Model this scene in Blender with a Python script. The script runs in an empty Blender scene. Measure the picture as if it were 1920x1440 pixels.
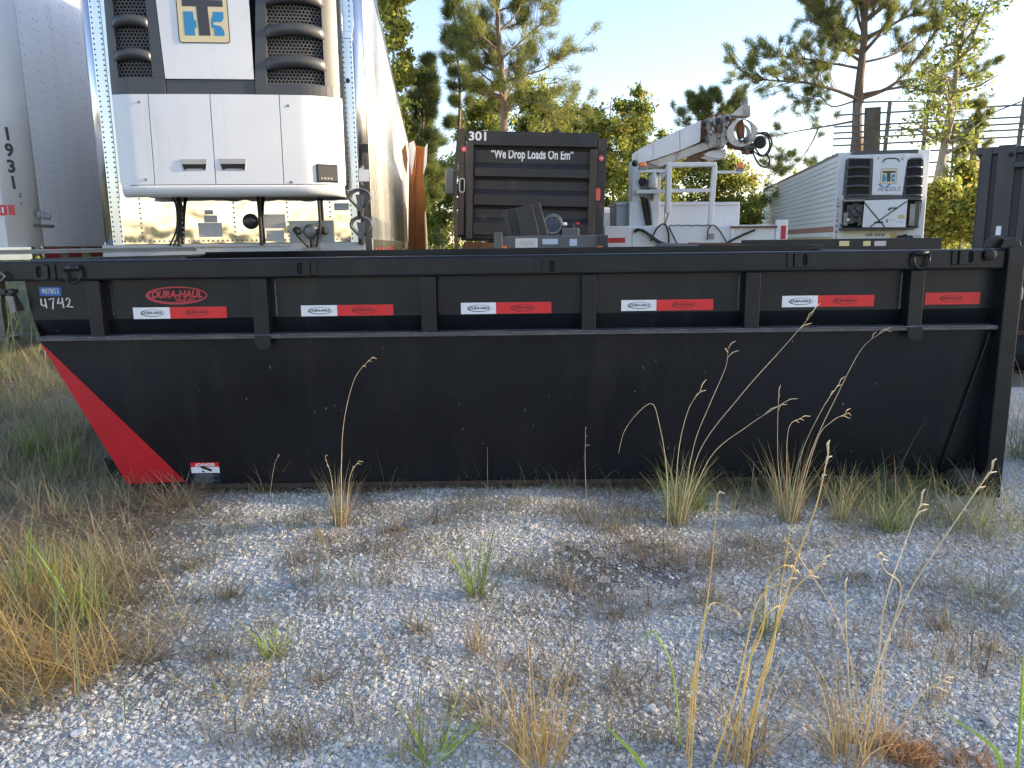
import bpy, bmesh, math, random
import numpy as np
from mathutils import Matrix, Vector
rad = math.radians
C = bpy.context.scene.collection
SC = bpy.context.scene
random.seed(7); RNG = np.random.default_rng(7)

# ---------------------------------------------------------------- camera
F_PX, PITCH, ROLL, CAM_H = 1442.0, 10.41, -0.72, 1.21
cam_d = bpy.data.cameras.new('camera'); cam = bpy.data.objects.new('camera', cam_d); C.objects.link(cam)
cam_d.sensor_width = 36.0; cam_d.lens = 36.0*F_PX/1920.0; cam_d.clip_start = 0.05; cam_d.clip_end = 2000
CAM_R = Matrix.Rotation(rad(90-PITCH), 3, 'X') @ Matrix.Rotation(rad(ROLL), 3, 'Z')
CAM_P = Vector((0, 0, CAM_H))
cam.matrix_world = Matrix.Translation(CAM_P) @ CAM_R.to_4x4()
SC.camera = cam
SC.render.resolution_x, SC.render.resolution_y = 1024, 768

# ---------------------------------------------------------------- sky, sun, exposure
SUN_EL, SUN_AZ = 14.0, 90.0           # azimuth clockwise from +Y: low sun from the right, square to the view
sdir = Vector((math.sin(rad(SUN_AZ))*math.cos(rad(SUN_EL)), math.cos(rad(SUN_AZ))*math.cos(rad(SUN_EL)), math.sin(rad(SUN_EL))))
world = bpy.data.worlds.new('World'); SC.world = world; world.use_nodes = True
wn = world.node_tree.nodes; wl = world.node_tree.links
for n in list(wn): wn.remove(n)
sky = wn.new('ShaderNodeTexSky'); sky.sky_type = 'NISHITA'; sky.sun_disc = False
sky.sun_elevation = rad(SUN_EL); sky.sun_rotation = rad(SUN_AZ)
sky.air_density = 1.0; sky.dust_density = 0.6; sky.ozone_density = 2.2
bg = wn.new('ShaderNodeBackground'); bg.inputs['Strength'].default_value = 0.15
wo = wn.new('ShaderNodeOutputWorld'); wb = wn.new('ShaderNodeMix'); wb.data_type = 'RGBA'; wb.blend_type = 'MULTIPLY'; wb.inputs[0].default_value = 1.0
wb.inputs[7].default_value = (1.15, 0.98, 0.94, 1)      # shade white balance, the same over the whole sky
wl.new(sky.outputs[0], wb.inputs[6]); wl.new(wb.outputs[2], bg.inputs[0]); wl.new(bg.outputs[0], wo.inputs[0])
sun_d = bpy.data.lights.new('sun', 'SUN'); sun_d.energy = 5.0; sun_d.angle = rad(1.0); sun_d.color = (1.0, 0.80, 0.52)
sun = bpy.data.objects.new('sun', sun_d); C.objects.link(sun)
sun.rotation_euler = sdir.to_track_quat('Z', 'Y').to_euler()
SC.view_settings.view_transform = 'Standard'; SC.view_settings.look = 'None'
SC.view_settings.exposure = 1.66; SC.view_settings.gamma = 1.0; SC.view_settings.use_curve_mapping = False
SC.render.engine = 'CYCLES'; SC.cycles.use_denoising = True
SC.cycles.max_bounces = 6; SC.cycles.transparent_max_bounces = 8

# ---------------------------------------------------------------- projection helpers
def ray(u, v):
    return (CAM_R @ Vector(((u-960)/F_PX, (720-v)/F_PX, -1.0)))
def at(u, v, Y):
    d = ray(u, v); return CAM_P + d*(Y/d.y)
def atg(u, v, z=0.0):
    d = ray(u, v); return CAM_P + d*((z-CAM_H)/d.z)
class Frame:
    """a thing's own axes: x to its right, y away from the viewer, z up"""
    def __init__(self, o, rz=0.0):
        self.o = Vector(o); self.rz = rz; self.R = Matrix.Rotation(rz, 3, 'Z')
    def px(self, u, v, y=0.0):
        o = self.R.transposed() @ (CAM_P-self.o); d = self.R.transposed() @ ray(u, v)
        p = o + d*((y-o.y)/d.y); return p.x, p.z
    def pxx(self, u, v, x):
        o = self.R.transposed() @ (CAM_P-self.o); d = self.R.transposed() @ ray(u, v)
        p = o + d*((x-o.x)/d.x); return p.y, p.z

# ---------------------------------------------------------------- materials
MATS = {}
def pm(name, col, rough=0.5, metal=0.0, var=0.15, vs=4.0, bump=0.0, bs=60.0, spec=0.5, col2=None, streak=None, speck=None, coat=0.0, wave=0.0, wscale=(1, 1, 1)):
    if name in MATS: return MATS[name]
    m = bpy.data.materials.new(name); m.use_nodes = True; nt = m.node_tree; N = nt.nodes; L = nt.links
    b = N['Principled BSDF']; b.inputs['Roughness'].default_value = rough; b.inputs['Metallic'].default_value = metal
    b.inputs['Specular IOR Level'].default_value = spec; b.inputs['Coat Weight'].default_value = coat
    tc = N.new('ShaderNodeTexCoord')
    nz = N.new('ShaderNodeTexNoise'); nz.inputs['Scale'].default_value = vs; nz.inputs['Detail'].default_value = 6; nz.inputs['Roughness'].default_value = 0.65
    L.new(tc.outputs['Object'], nz.inputs['Vector'])
    cr = N.new('ShaderNodeValToRGB'); cr.color_ramp.elements[0].position = 0.3; cr.color_ramp.elements[1].position = 0.7
    c2 = col2 if col2 else tuple(min(1, c*(1+var)) for c in col)
    c1 = col if col2 else tuple(c*(1-var) for c in col)
    cr.color_ramp.elements[0].color = (*c1, 1); cr.color_ramp.elements[1].color = (*c2, 1)
    L.new(nz.outputs[0], cr.inputs[0]); out = cr.outputs[0]
    def layer(colr, scale, lo, hi, amt, src):
        mp = N.new('ShaderNodeMapping'); mp.inputs['Scale'].default_value = scale; L.new(tc.outputs['Object'], mp.inputs[0])
        n2 = N.new('ShaderNodeTexNoise'); n2.inputs['Scale'].default_value = 1.0; n2.inputs['Detail'].default_value = 8; n2.inputs['Roughness'].default_value = 0.7; L.new(mp.outputs[0], n2.inputs['Vector'])
        mr = N.new('ShaderNodeMapRange'); mr.inputs[1].default_value = lo; mr.inputs[2].default_value = hi; mr.inputs[4].default_value = amt; L.new(n2.outputs[0], mr.inputs[0])
        mx = N.new('ShaderNodeMix'); mx.data_type = 'RGBA'; L.new(mr.outputs[0], mx.inputs[0]); L.new(src, mx.inputs[6]); mx.inputs[7].default_value = (*colr, 1)
        return mx.outputs[2]
    if streak: out = layer(*streak, out)
    if speck: out = layer(*speck, out)
    L.new(out, b.inputs['Base Color'])
    if rough > 0.03:
        mr = N.new('ShaderNodeMapRange'); mr.inputs[3].default_value = rough*0.85; mr.inputs[4].default_value = min(1, rough*1.2); L.new(nz.outputs[0], mr.inputs[0]); L.new(mr.outputs[0], b.inputs['Roughness'])
    nrm = None
    if bump:
        nb = N.new('ShaderNodeTexNoise'); nb.inputs['Scale'].default_value = bs; nb.inputs['Detail'].default_value = 5; L.new(tc.outputs['Object'], nb.inputs['Vector'])
        bp = N.new('ShaderNodeBump'); bp.inputs['Strength'].default_value = min(1, bump); bp.inputs['Distance'].default_value = 0.01; L.new(nb.outputs[0], bp.inputs['Height']); nrm = bp
    if wave:
        mp = N.new('ShaderNodeMapping'); mp.inputs['Scale'].default_value = wscale; L.new(tc.outputs['Object'], mp.inputs[0])
        nb = N.new('ShaderNodeTexNoise'); nb.inputs['Scale'].default_value = 1.0; nb.inputs['Detail'].default_value = 2; L.new(mp.outputs[0], nb.inputs['Vector'])
        bp = N.new('ShaderNodeBump'); bp.inputs['Strength'].default_value = 1.0; bp.inputs['Distance'].default_value = wave; L.new(nb.outputs[0], bp.inputs['Height'])
        if nrm: L.new(nrm.outputs[0], bp.inputs['Normal'])
        nrm = bp
    if nrm: L.new(nrm.outputs[0], b.inputs['Normal'])
    MATS[name] = m; return m
def tintmat(name, rough=0.6, transl=0.0, gain=1.0, spec=0.3):
    """colour from the mesh's own 'tint' attribute (each stone, blade or leaf has its own colour)"""
    m = bpy.data.materials.new(name); m.use_nodes = True; nt = m.node_tree; N = nt.nodes; L = nt.links
    b = N['Principled BSDF']; b.inputs['Roughness'].default_value = rough; b.inputs['Specular IOR Level'].default_value = spec
    a = N.new('ShaderNodeAttribute'); a.attribute_name = 'tint'; L.new(a.outputs[0], b.inputs[0])
    if transl:
        t = N.new('ShaderNodeBsdfTranslucent'); L.new(a.outputs[0], t.inputs[0]); mx = N.new('ShaderNodeMixShader'); mx.inputs[0].default_value = transl
        o = N['Material Output']; L.new(b.outputs[0], mx.inputs[1]); L.new(t.outputs[0], mx.inputs[2]); L.new(mx.outputs[0], o.inputs[0])
    MATS[name] = m; return m

# ---------------------------------------------------------------- mesh helpers
def link(o, parent=None):
    C.objects.link(o)
    if parent is not None: o.parent = parent
    return o
def tag(o, label=None, cat=None, group=None, kind=None):
    if label: o['label'] = label
    if cat: o['category'] = cat
    if group: o['group'] = group
    if kind: o['kind'] = kind
    return o
def thing(name, label, cat, loc=(0, 0, 0), rz=0.0, group=None):
    o = bpy.data.objects.new(name, None); o.empty_display_size = 0.1; o.location = loc; o.rotation_euler = (0, 0, rz)
    link(o); return tag(o, label, cat, group)
class MB:
    def __init__(s): s.v = []; s.f = []
    def add(s, vs, fs):
        k = len(s.v); s.v += [tuple(p) for p in vs]; s.f += [tuple(i+k for i in f) for f in fs]; return s
    def box(s, x0, x1, y0, y1, z0, z1):
        return s.add([(x0,y0,z0),(x1,y0,z0),(x1,y1,z0),(x0,y1,z0),(x0,y0,z1),(x1,y0,z1),(x1,y1,z1),(x0,y1,z1)],
                     [(0,3,2,1),(4,5,6,7),(0,1,5,4),(1,2,6,5),(2,3,7,6),(3,0,4,7)])
    def obox(s, c, size, M):
        hx, hy, hz = size[0]/2, size[1]/2, size[2]/2; c = Vector(c)
        vs = [c + M @ Vector(p) for p in ((-hx,-hy,-hz),(hx,-hy,-hz),(hx,hy,-hz),(-hx,hy,-hz),(-hx,-hy,hz),(hx,-hy,hz),(hx,hy,hz),(-hx,hy,hz))]
        return s.add(vs, [(0,3,2,1),(4,5,6,7),(0,1,5,4),(1,2,6,5),(2,3,7,6),(3,0,4,7)])
    def beam(s, a, b, w, h, up=(0, 0, 1)):
        a, b = Vector(a), Vector(b); d = (b-a); l = d.length; d.normalize(); upv = Vector(up)
        if abs(d.dot(upv)) > 0.98: upv = Vector((0, 1, 0))
        x = d.cross(upv).normalized(); z = x.cross(d)
        M = Matrix((x, d, z)).transposed()
        return s.obox((a+b)/2, (w, l, h), M)
    def tube(s, pts, r, n=8, cap=True):
        pts = [Vector(p) for p in pts]; rs = r if hasattr(r, '__len__') else [r]*len(pts)
        k = len(s.v); x = None
        for i, p in enumerate(pts):
            d = (pts[min(i+1, len(pts)-1)] - pts[max(i-1, 0)]).normalized()
            if x is None:
                up = Vector((0, 0, 1)) if abs(d.z) < 0.95 else Vector((1, 0, 0)); x = d.cross(up).normalized()
            else: x = (x - d*x.dot(d)).normalized()
            y = d.cross(x)
            for j in range(n):
                a = 2*math.pi*j/n; s.v.append(tuple(p + (x*math.cos(a)+y*math.sin(a))*rs[i]))
        for i in range(len(pts)-1):
            for j in range(n):
                s.f.append((k+i*n+j, k+i*n+(j+1)%n, k+(i+1)*n+(j+1)%n, k+(i+1)*n+j))
        if cap:
            s.f.append(tuple(k+j for j in reversed(range(n)))); e = k+(len(pts)-1)*n; s.f.append(tuple(e+j for j in range(n)))
        return s
    def cyl(s, a, b, r, n=16): return s.tube([a, b], r, n)
    def prism(s, poly, y0, y1):
        """polygon in x,z pushed from y0 to y1; y may be a function of z"""
        n = len(poly); f0 = y0 if callable(y0) else (lambda z: y0); f1 = y1 if callable(y1) else (lambda z: y1)
        vs = [(x, f0(z), z) for x, z in poly] + [(x, f1(z), z) for x, z in poly]
        return s.add(vs, [tuple(range(n)), tuple(range(2*n-1, n-1, -1))] + [(i, i+n, (i+1) % n + n, (i+1) % n) for i in range(n)])
    def ring(s, outer, inner, y0, y1):
        """plate with a hole: outer and inner loops in x,z with equal counts"""
        n = len(outer); vs = [(x, y0, z) for x, z in outer]+[(x, y0, z) for x, z in inner]+[(x, y1, z) for x, z in outer]+[(x, y1, z) for x, z in inner]
        fs = []
        for i in range(n):
            j = (i+1) % n
            fs += [(i, j, n+j, n+i), (2*n+j, 2*n+i, 3*n+i, 3*n+j), (j, i, 2*n+i, 2*n+j), (n+i, n+j, 3*n+j, 3*n+i)]
        return s.add(vs, fs)
    def sheet(s, fn, nu, nv, th):
        """fn(a,b)->point for a,b in 0..1; closed shell of thickness vector th"""
        th = Vector(th); k = len(s.v); W = nu+1
        P = [Vector(fn(i/nu, j/nv)) for j in range(nv+1) for i in range(nu+1)]
        s.v += [tuple(p) for p in P] + [tuple(p+th) for p in P]; o = len(P)
        for j in range(nv):
            for i in range(nu):
                a = k+j*W+i; s.f.append((a, a+1, a+W+1, a+W)); s.f.append((a+o, a+o+W, a+o+W+1, a+o+1))
        for i in range(nu):
            a = k+i; s.f.append((a+1, a, a+o, a+o+1)); a = k+nv*W+i; s.f.append((a, a+1, a+o+1, a+o))
        for j in range(nv):
            a = k+j*W; s.f.append((a, a+W, a+W+o, a+o)); a = k+j*W+nu; s.f.append((a+W, a, a+o, a+W+o))
        return s
    def build(s, name, mat, parent=None, smooth=False, bevel=0.0, label=None):
        me = bpy.data.meshes.new(name); me.from_pydata(s.v, [], s.f); me.validate()
        bm = bmesh.new(); bm.from_mesh(me); bmesh.ops.recalc_face_normals(bm, faces=bm.faces); bm.to_mesh(me); bm.free()
        if smooth: me.polygons.foreach_set('use_smooth', [True]*len(me.polygons))
        me.materials.append(mat); o = link(bpy.data.objects.new(name, me), parent)
        if bevel:
            md = o.modifiers.new('bevel', 'BEVEL'); md.width = bevel; md.segments = 2; md.limit_method = 'ANGLE'; md.angle_limit = rad(35)
        if label: o['label'] = label
        return o
def npmesh(name, V, Q, mat, parent=None, tint=None, smooth=False):
    """big mesh from arrays; Q is (n,3) or (n,4); tint is per face"""
    me = bpy.data.meshes.new(name); k = Q.shape[1]; n = len(Q)
    me.vertices.add(len(V)); me.vertices.foreach_set('co', np.ascontiguousarray(V, np.float32).ravel())
    me.loops.add(n*k); me.loops.foreach_set('vertex_index', np.ascontiguousarray(Q, np.int32).ravel())
    me.polygons.add(n); me.polygons.foreach_set('loop_start', np.arange(0, n*k, k, dtype=np.int32))
    me.polygons.foreach_set('use_smooth', np.full(n, smooth))
    me.update(calc_edges=True)
    if tint is not None:
        at_ = me.attributes.new('tint', 'FLOAT_COLOR', 'FACE'); T = np.ones((n, 4), np.float32); T[:, :3] = tint; at_.data.foreach_set('color', T.ravel())
    me.materials.append(mat); return link(bpy.data.objects.new(name, me), parent)
TEXTS = []
def text(name, s, parent, loc, size, mat, rot=(90, 0, 0), sx=1.0, shear=0.0, bold=0.0, ext=0.0006, ax='CENTER'):
    cu = bpy.data.curves.new(name, 'FONT'); cu.body = s; cu.size = size; cu.shear = shear; cu.offset = bold; cu.extrude = ext
    cu.align_x = ax; cu.align_y = 'CENTER'; cu.resolution_u = 3; cu.materials.append(mat)
    o = bpy.data.objects.new(name, cu); o.location = loc; o.rotation_euler = [rad(a) for a in rot]; o.scale = (sx, 1, 1)
    link(o, parent); TEXTS.append(o); return o
def oval(cx, cz, rx, rz, n=24): return [(cx+rx*math.cos(2*math.pi*i/n), cz+rz*math.sin(2*math.pi*i/n)) for i in range(n)]
def slot(cx, cz, rx, rz, n=16):
    out = []
    for i in range(n):
        a = 2*math.pi*(i+0.5)/n; out.append((cx+rx*math.cos(a), cz+(rz-rx)*(1 if math.sin(a) > 0 else -1)+rx*math.sin(a)))
    return out
def rect_loop(cx, cz, hx, hz, n=16):
    out = []
    for i in range(n):
        a = 2*math.pi*(i+0.5)/n; c, s_ = math.cos(a), math.sin(a); k = min(hx/max(abs(c), 1e-6), hz/max(abs(s_), 1e-6)); out.append((cx+c*k, cz+s_*k))
    return out
def rrect(x0, x1, z0, z1, r, n=4):
    out = []
    for cx, cz, a0 in ((x1-r, z1-r, 0), (x0+r, z1-r, 90), (x0+r, z0+r, 180), (x1-r, z0+r, 270)):
        for i in range(n+1):
            a = rad(a0+90*i/n); out.append((cx+r*math.cos(a), cz+r*math.sin(a)))
    return out
def rivets(parent, pts, r, mat, axis='y'):
    """many small rivet heads, too small to pick apart"""
    P = np.array(pts, float); n = len(P)
    base = np.array([(1,0,0),(0,0,1),(-1,0,0),(0,0,-1),(0,-0.6,0)], float)*r
    if axis == 'x': base = np.array([(0,1,0),(0,0,1),(0,-1,0),(0,0,-1),(0.6,0,0)], float)*r
    V = (P[:, None, :]+base[None]).reshape(-1, 3); t = np.array([(0,1,4),(1,2,4),(2,3,4),(3,0,4)])
    Q = (t[None]+5*np.arange(n)[:, None, None]).reshape(-1, 3)
    o = npmesh('rivets', V, Q, mat, parent); o['kind'] = 'stuff'; return o
# ---------------------------------------------------------------- shared materials
BLACK = pm('black_powder_coat', (0.0066, 0.0082, 0.0120), 0.30, spec=0.36, var=0.2, vs=3, bump=0.08, bs=260, speck=((0.20, 0.20, 0.20), (70, 70, 50), 0.65, 0.70, 0.4), streak=((0.050, 0.046, 0.042), (4.0, 4.0, 0.7), 0.52, 0.85, 0.4), wave=0.012, wscale=(1.6, 1.6, 2.2))
BLACK2 = pm('black_paint_worn', (0.030, 0.030, 0.033), 0.45, var=0.3, vs=4, bump=0.1, bs=120, streak=((0.12, 0.075, 0.05), (9, 9, 1.6), 0.58, 0.75, 0.6))
RED = pm('red_decal', (0.46, 0.012, 0.022), 0.38, var=0.14, vs=5, bump=0.05, bs=200, streak=((0.22, 0.03, 0.03), (14, 14, 5), 0.58, 0.75, 0.5), speck=((0.3, 0.2, 0.18), (46, 46, 36), 0.66, 0.72, 0.5))
REDLOGO = pm('red_logo_vinyl', (0.42, 0.035, 0.05), 0.45, var=0.12, vs=30)
TAPEW = pm('white_reflective_tape', (0.74, 0.76, 0.80), 0.4, var=0.05, vs=40)
TAPER = pm('red_reflective_tape', (0.66, 0.018, 0.024), 0.35, var=0.1, vs=40)
INK = pm('black_ink', (0.012, 0.012, 0.014), 0.5, var=0.1)
INKR = pm('dark_ink_on_red', (0.10, 0.012, 0.012), 0.5, var=0.1)
WHITE_INK = pm('white_paint_pen', (0.72, 0.72, 0.70), 0.6, var=0.1)
BLUETAPE = pm('blue_masking_tape', (0.035, 0.13, 0.42), 0.6, var=0.12, vs=50)
WELD = pm('weld_bead_dusty', (0.10, 0.10, 0.11), 0.5, var=0.5, vs=30, bump=0.6, bs=120)
DULL = pm('dull_steel', (0.22, 0.22, 0.22), 0.45, metal=0.7, var=0.3, vs=8, bump=0.1)
SHADE_BLACK = pm('dark_recess', (0.006, 0.006, 0.007), 0.8, var=0.1)  # near-black that paints shade into holes and gaps; also plain black parts
RUST = pm('rusty_steel', (0.16, 0.075, 0.04), 0.8, var=0.4, vs=9, bump=0.4)
RUBBER = pm('black_rubber', (0.018, 0.018, 0.018), 0.7, var=0.2)
WHITEP = pm('white_gelcoat', (0.66, 0.67, 0.70), 0.28, var=0.035, vs=2.0, streak=((0.42, 0.40, 0.36), (7, 7, 0.7), 0.56, 0.85, 0.5), coat=0.3)
WHITE_DIRTY = pm('white_truck_paint', (0.64, 0.65, 0.66), 0.4, var=0.06, vs=3, streak=((0.20, 0.13, 0.08), (6, 6, 1.0), 0.60, 0.82, 0.6))
DGREY = pm('charcoal_plastic', (0.050, 0.053, 0.060), 0.35, var=0.1, vs=5, bump=0.05, bs=300)
POLISH = pm('polished_steel', (0.80, 0.79, 0.77), 0.06, metal=1.0, var=0.04, vs=3, wave=0.009, wscale=(3.0, 3.0, 2.6))
ALU = pm('aluminium_trim', (0.70, 0.71, 0.72), 0.22, metal=1.0, var=0.06, vs=5, wave=0.004, wscale=(8, 8, 1.5))
GREYSTK = pm('grey_sticker', (0.42, 0.42, 0.42), 0.5, var=0.1, vs=60)
ORANGE_LENS = pm('amber_lens', (0.75, 0.16, 0.02), 0.2, var=0.1, coat=0.5)
RED_LENS = pm('red_lens', (0.55, 0.02, 0.02), 0.2, var=0.1, coat=0.5)

def landing_gear(root, y):
    for sx in (-1, 1):
        m = MB(); m.box(sx*0.55-0.07, sx*0.55+0.07, y-0.07, y+0.07, 0.55, 1.12); m.box(sx*0.55-0.05, sx*0.55+0.05, y-0.05, y+0.05, 0.06, 0.55)
        m.box(sx*0.55-0.14, sx*0.55+0.14, y-0.14, y+0.14, 0.0, 0.06); m.build('landing_leg', DULL, root, bevel=0.006)
def axle_wheels(root, y):
    for yy in (y, y+1.25):
        for sx in (-1, 1):
            m = MB(); m.cyl((sx*0.74, yy, 0.5), (sx*1.26, yy, 0.5), 0.5, 24); w = m.build('wheel', RUBBER, root, bevel=0.03)
            m = MB(); m.cyl((sx*1.255, yy, 0.5), (sx*1.275, yy, 0.5), 0.28, 20); m.build('rim', DULL, w)

# ================================================================ MAIN DUMPSTER
DO = Vector((0, 3.5, 0)); DF = Frame(DO)
dump = thing('dumpster', 'long black open-top roll-off dumpster with red wedge on its slanted end', 'dumpster', DO)
def dx(u, v, y=0.0): return DF.px(u, v, y)[0]
ZR, ZT, ZL, ZB = 1.156, 1.066, 0.812, 0.065       # rim top, rim tube bottom, ledge top, floor
XL, XR = dx(49, 545, 0.06), dx(1884, 500)
PX0, PX1 = dx(1874, 600), dx(1906, 600)
WID = 2.36
yk = lambda z: 0.045 + (ZL-z)/(ZL-ZB)*0.085       # lower wall leans in towards its foot
TLx = dx(73, 634, 0.05); BLx = dx(240, 914, 0.13)
# lower wall
m = MB(); m.prism([(TLx, ZL-0.018), (BLx, ZB), (PX0-0.03, ZB), (PX0-0.03, ZL-0.018)], lambda z: yk(z), lambda z: yk(z)+0.006); m.build('lower_side_wall', BLACK, dump)
m = MB(); m.prism([(TLx, ZL-0.018), (BLx, ZB), (PX0-0.03, ZB), (PX0-0.03, ZL-0.018)], lambda z: WID-yk(z)-0.006, lambda z: WID-yk(z)); m.build('lower_side_wall', BLACK, dump)
m = MB(); m.box(BLx+0.01, PX0-0.15, 0.124, 0.150, ZB-0.022, ZB-0.001); m.build('bottom_edge', pm('rusty_black_edge', (0.05, 0.032, 0.022), 0.8, var=0.5, vs=8), dump)
# slanted end wall, floor, rear wall
m = MB(); a = [(XL, 0.06, ZR-0.02), (XL, 0.06, 0.95), (TLx, 0.05, ZL), (BLx, 0.13, ZB)]
vs = [];
for x, y, z in a: vs += [(x+0.002, y+0.008, z), (x+0.002, WID-y-0.008, z), (x+0.01, WID-y-0.008, z), (x+0.01, y+0.008, z)]
m.add(vs, [(0,1,5,4),(4,5,9,8),(8,9,13,12),(3,7,6,2),(7,11,10,6),(11,15,14,10)]); m.build('slanted_end_wall', BLACK, dump)
m = MB(); m.box(BLx, PX0, 0.14, WID-0.14, ZB, ZB+0.012); m.build('floor_plate', BLACK2, dump)
# upper side band: vertical, then tucked in above the ledge
for k, (s, name) in enumerate(((1, 'upper_side_panel'), (-1, 'upper_side_panel'))):
    def yy(y): return y if s > 0 else WID-y
    ux = [XL, TLx+0.1]
    m = MB()
    for th in (0,):
        P = [(XL, 0.058, ZT), (PX0, 0.058, ZT), (PX0, 0.058, 0.886), (XL+0.012, 0.058, 0.93), (XL+0.02, 0.058, 0.886), (PX0, 0.088, ZL), (TLx, 0.088, ZL)]
        front = [(p[0], yy(p[1]), p[2]) for p in P]; back = [(p[0], yy(p[1]+0.006), p[2]) for p in P]
        m.add(front+back, [(0,1,2,4,3), (4,2,5,6), (7,10,11,9,8), (11,13,12,9), (0,7,8,1), (6,5,12,13), (0,3,10,7), (3,4,11,10), (4,6,13,11)])
    m.build(name, BLACK, dump)
# ledge and its weld
m = MB(); m.box(TLx+0.025, PX0, 0.0, 0.092, ZL-0.020, ZL); m.build('ledge_rail', pm('dusty_ledge', (0.085, 0.085, 0.09), 0.5, var=0.35, vs=7, bump=0.1, bs=80), dump, bevel=0.004)
m = MB(); m.box(TLx+0.004, PX0, WID-0.092, WID, ZL-0.020, ZL); m.build('ledge_rail', BLACK, dump, bevel=0.004)
pts = [(TLx+0.03+i*0.022, -0.001+0.001*math.sin(i*1.7)*random.random(), ZL-0.003+0.002*math.sin(i*0.35+random.random())) for i in range(int((PX0-TLx-0.06)/0.022))]
m = MB(); m.tube(pts, [0.0028+0.0022*random.random() for _ in pts], 5); m.build('weld_bead', WELD, dump, smooth=True)
# top rim tubes
for y0, y1 in ((-0.002, 0.098), (WID-0.098, WID+0.002)):
    m = MB(); m.box(XL-0.13, PX0+0.002, y0, y1, ZT, ZR); m.build('top_rim', BLACK, dump, bevel=0.010)
m = MB(); m.box(XL-0.13, XL-0.03, 0.100, WID-0.100, ZT+0.002, ZR-0.002); m.build('end_rim', BLACK, dump, bevel=0.01)
# seam line on the inner rim
m = MB(); m.box(XL-0.02, PX0-0.01, WID-0.112, WID-0.10, ZR-0.03, ZR+0.014); m.build('rim_lip', BLACK, dump, bevel=0.002)
# stakes
SX = []
for u0, u1 in ((164, 190), (473, 502), (789, 818), (1091, 1118), (1397, 1425), (1704, 1731)):
    v = 575; x0, x1 = dx(u0, v), dx(u1, v); SX.append((x0, x1))
    for s in (1, -1):
        ya, yb = (0.001, 0.060) if s > 0 else (WID-0.060, WID-0.001)
        m = MB(); m.box(x0, x1, ya, yb, ZL-0.0205+0.0005, ZT-0.001); m.build('stake', BLACK, dump, bevel=0.004)
for x0, x1 in SX[1:2]+SX[5:6]:
    poly = [(x0+0.002, ZL-0.004), (x0+0.002, ZL-0.05), (x0+0.018, ZL-0.068), (x1-0.012, ZL-0.068), (x1+0.004, ZL-0.05), (x1+0.004, ZL-0.004)]
    m = MB(); m.prism(poly, -0.008, -0.0015); m.build('lash_tab', BLACK, dump, bevel=0.002)
for i, (x0, x1) in enumerate(SX):                # vertical weld beads beside the stakes
    x = x1+0.022 if i < 2 else x0-0.014 if i > 3 else x1+0.006
    pts = [(x+0.0015*math.sin(j*2.1), 0.057, ZT-0.01-j*0.012) for j in range(15)]
    m = MB(); m.tube(pts, [0.0035+0.002*random.random() for _ in pts], 5); m.build('weld_bead', WELD if i in (1, 4, 5) else BLACK, dump, smooth=True)
# right corner post, ears, knob, gusset
m = MB(); m.box(PX0, PX1, -0.02, 0.095, -0.02, ZR+0.012); m.build('corner_post', BLACK, dump, bevel=0.006)
m = MB(); m.box(PX0, PX1, WID-0.095, WID+0.02, -0.02, ZR+0.012); m.build('corner_post', BLACK, dump, bevel=0.006)
m = MB(); m.box(PX0+0.02, PX1-0.02, 0.097, WID-0.097, ZB, ZR-0.02); m.build('tailgate', BLACK, dump, bevel=0.004)
m = MB(); m.prism([(PX0-0.002, 0.05), (PX0-0.002, ZL-0.03), (PX0-0.012, ZL-0.03), (PX0-0.145, 0.10), (PX0-0.145, 0.05)], lambda z: yk(z)-0.012, lambda z: yk(z)-0.003)
m.build('corner_gusset', BLACK, dump)
pts = [(PX0-0.012-0.133*t, yk(ZL-0.03+(0.10-ZL+0.03)*t)-0.014, ZL-0.03+(0.10-ZL+0.03)*t) for t in [i/30 for i in range(31)]]
m = MB(); m.tube(pts, [0.0028+0.002*random.random() for _ in pts], 5); m.build('weld_bead', BLACK, dump, smooth=True)
m = MB(); m.box(PX0-0.13, PX0+0.01, 0.02, 0.10, -0.01, 0.05); m.build('foot_block', BLACK, dump, bevel=0.006)
for u, v, y in ((1868, 468, 0.02), (1896, 470, -0.012)):
    cx, _ = DF.px(u, v, y); r = 0.052 if u < 1880 else 0.045
    poly = [(cx+r*math.cos(rad(t)), ZR+0.004+r*math.sin(rad(t))) for t in range(0, 181, 15)]
    m = MB(); m.prism(poly, y, y+0.012); m.build('hinge_ear', BLACK, dump, bevel=0.002)
x, z = DF.px(1857, 478, -0.02); m = MB(); m.tube([(x, -0.001, z), (x, -0.018, z), (x, -0.028, z), (x, -0.042, z)], [0.014, 0.026, 0.026, 0.010], 14); m.build('latch_knob', RUBBER, dump, smooth=True)
# lash brackets
for u0, u1, v0, v1, lip in ((57, 94, 495, 525, 1), (545, 584, 489, 517, 1), (1014, 1050, 486, 512, -1), (1488, 1524, 474, 501, -1), (1798, 1836, 468, 496, -1)):
    x0, z1 = DF.px(u0, v0, -0.012); x1, z0 = DF.px(u1, v1, -0.012); cx, cz = (x0+x1)/2, (z0+z1)/2
    cx += -0.006*lip
    m = MB(); m.ring(rect_loop(cx, cz, (x1-x0)/2, (z1-z0)/2), slot(cx, cz, 0.012, 0.025), -0.014, -0.0025); b = m.build('lash_bracket', BLACK, dump, bevel=0.002)
    m = MB(); m.prism(slot(cx, cz, 0.0125, 0.0255), -0.0035, -0.0028); m.build('slot', SHADE_BLACK, b)  # dark insert paints the shade inside the slot
    xs = x1 if lip > 0 else x0-0.026
    m = MB(); m.prism([(xs+0.001, z0), (xs+0.025, z0), (xs+0.025, z1), (xs+0.001, z1)], -0.010, -0.0025); m.build('bracket_lip', BLACK, b, bevel=0.003)
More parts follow.
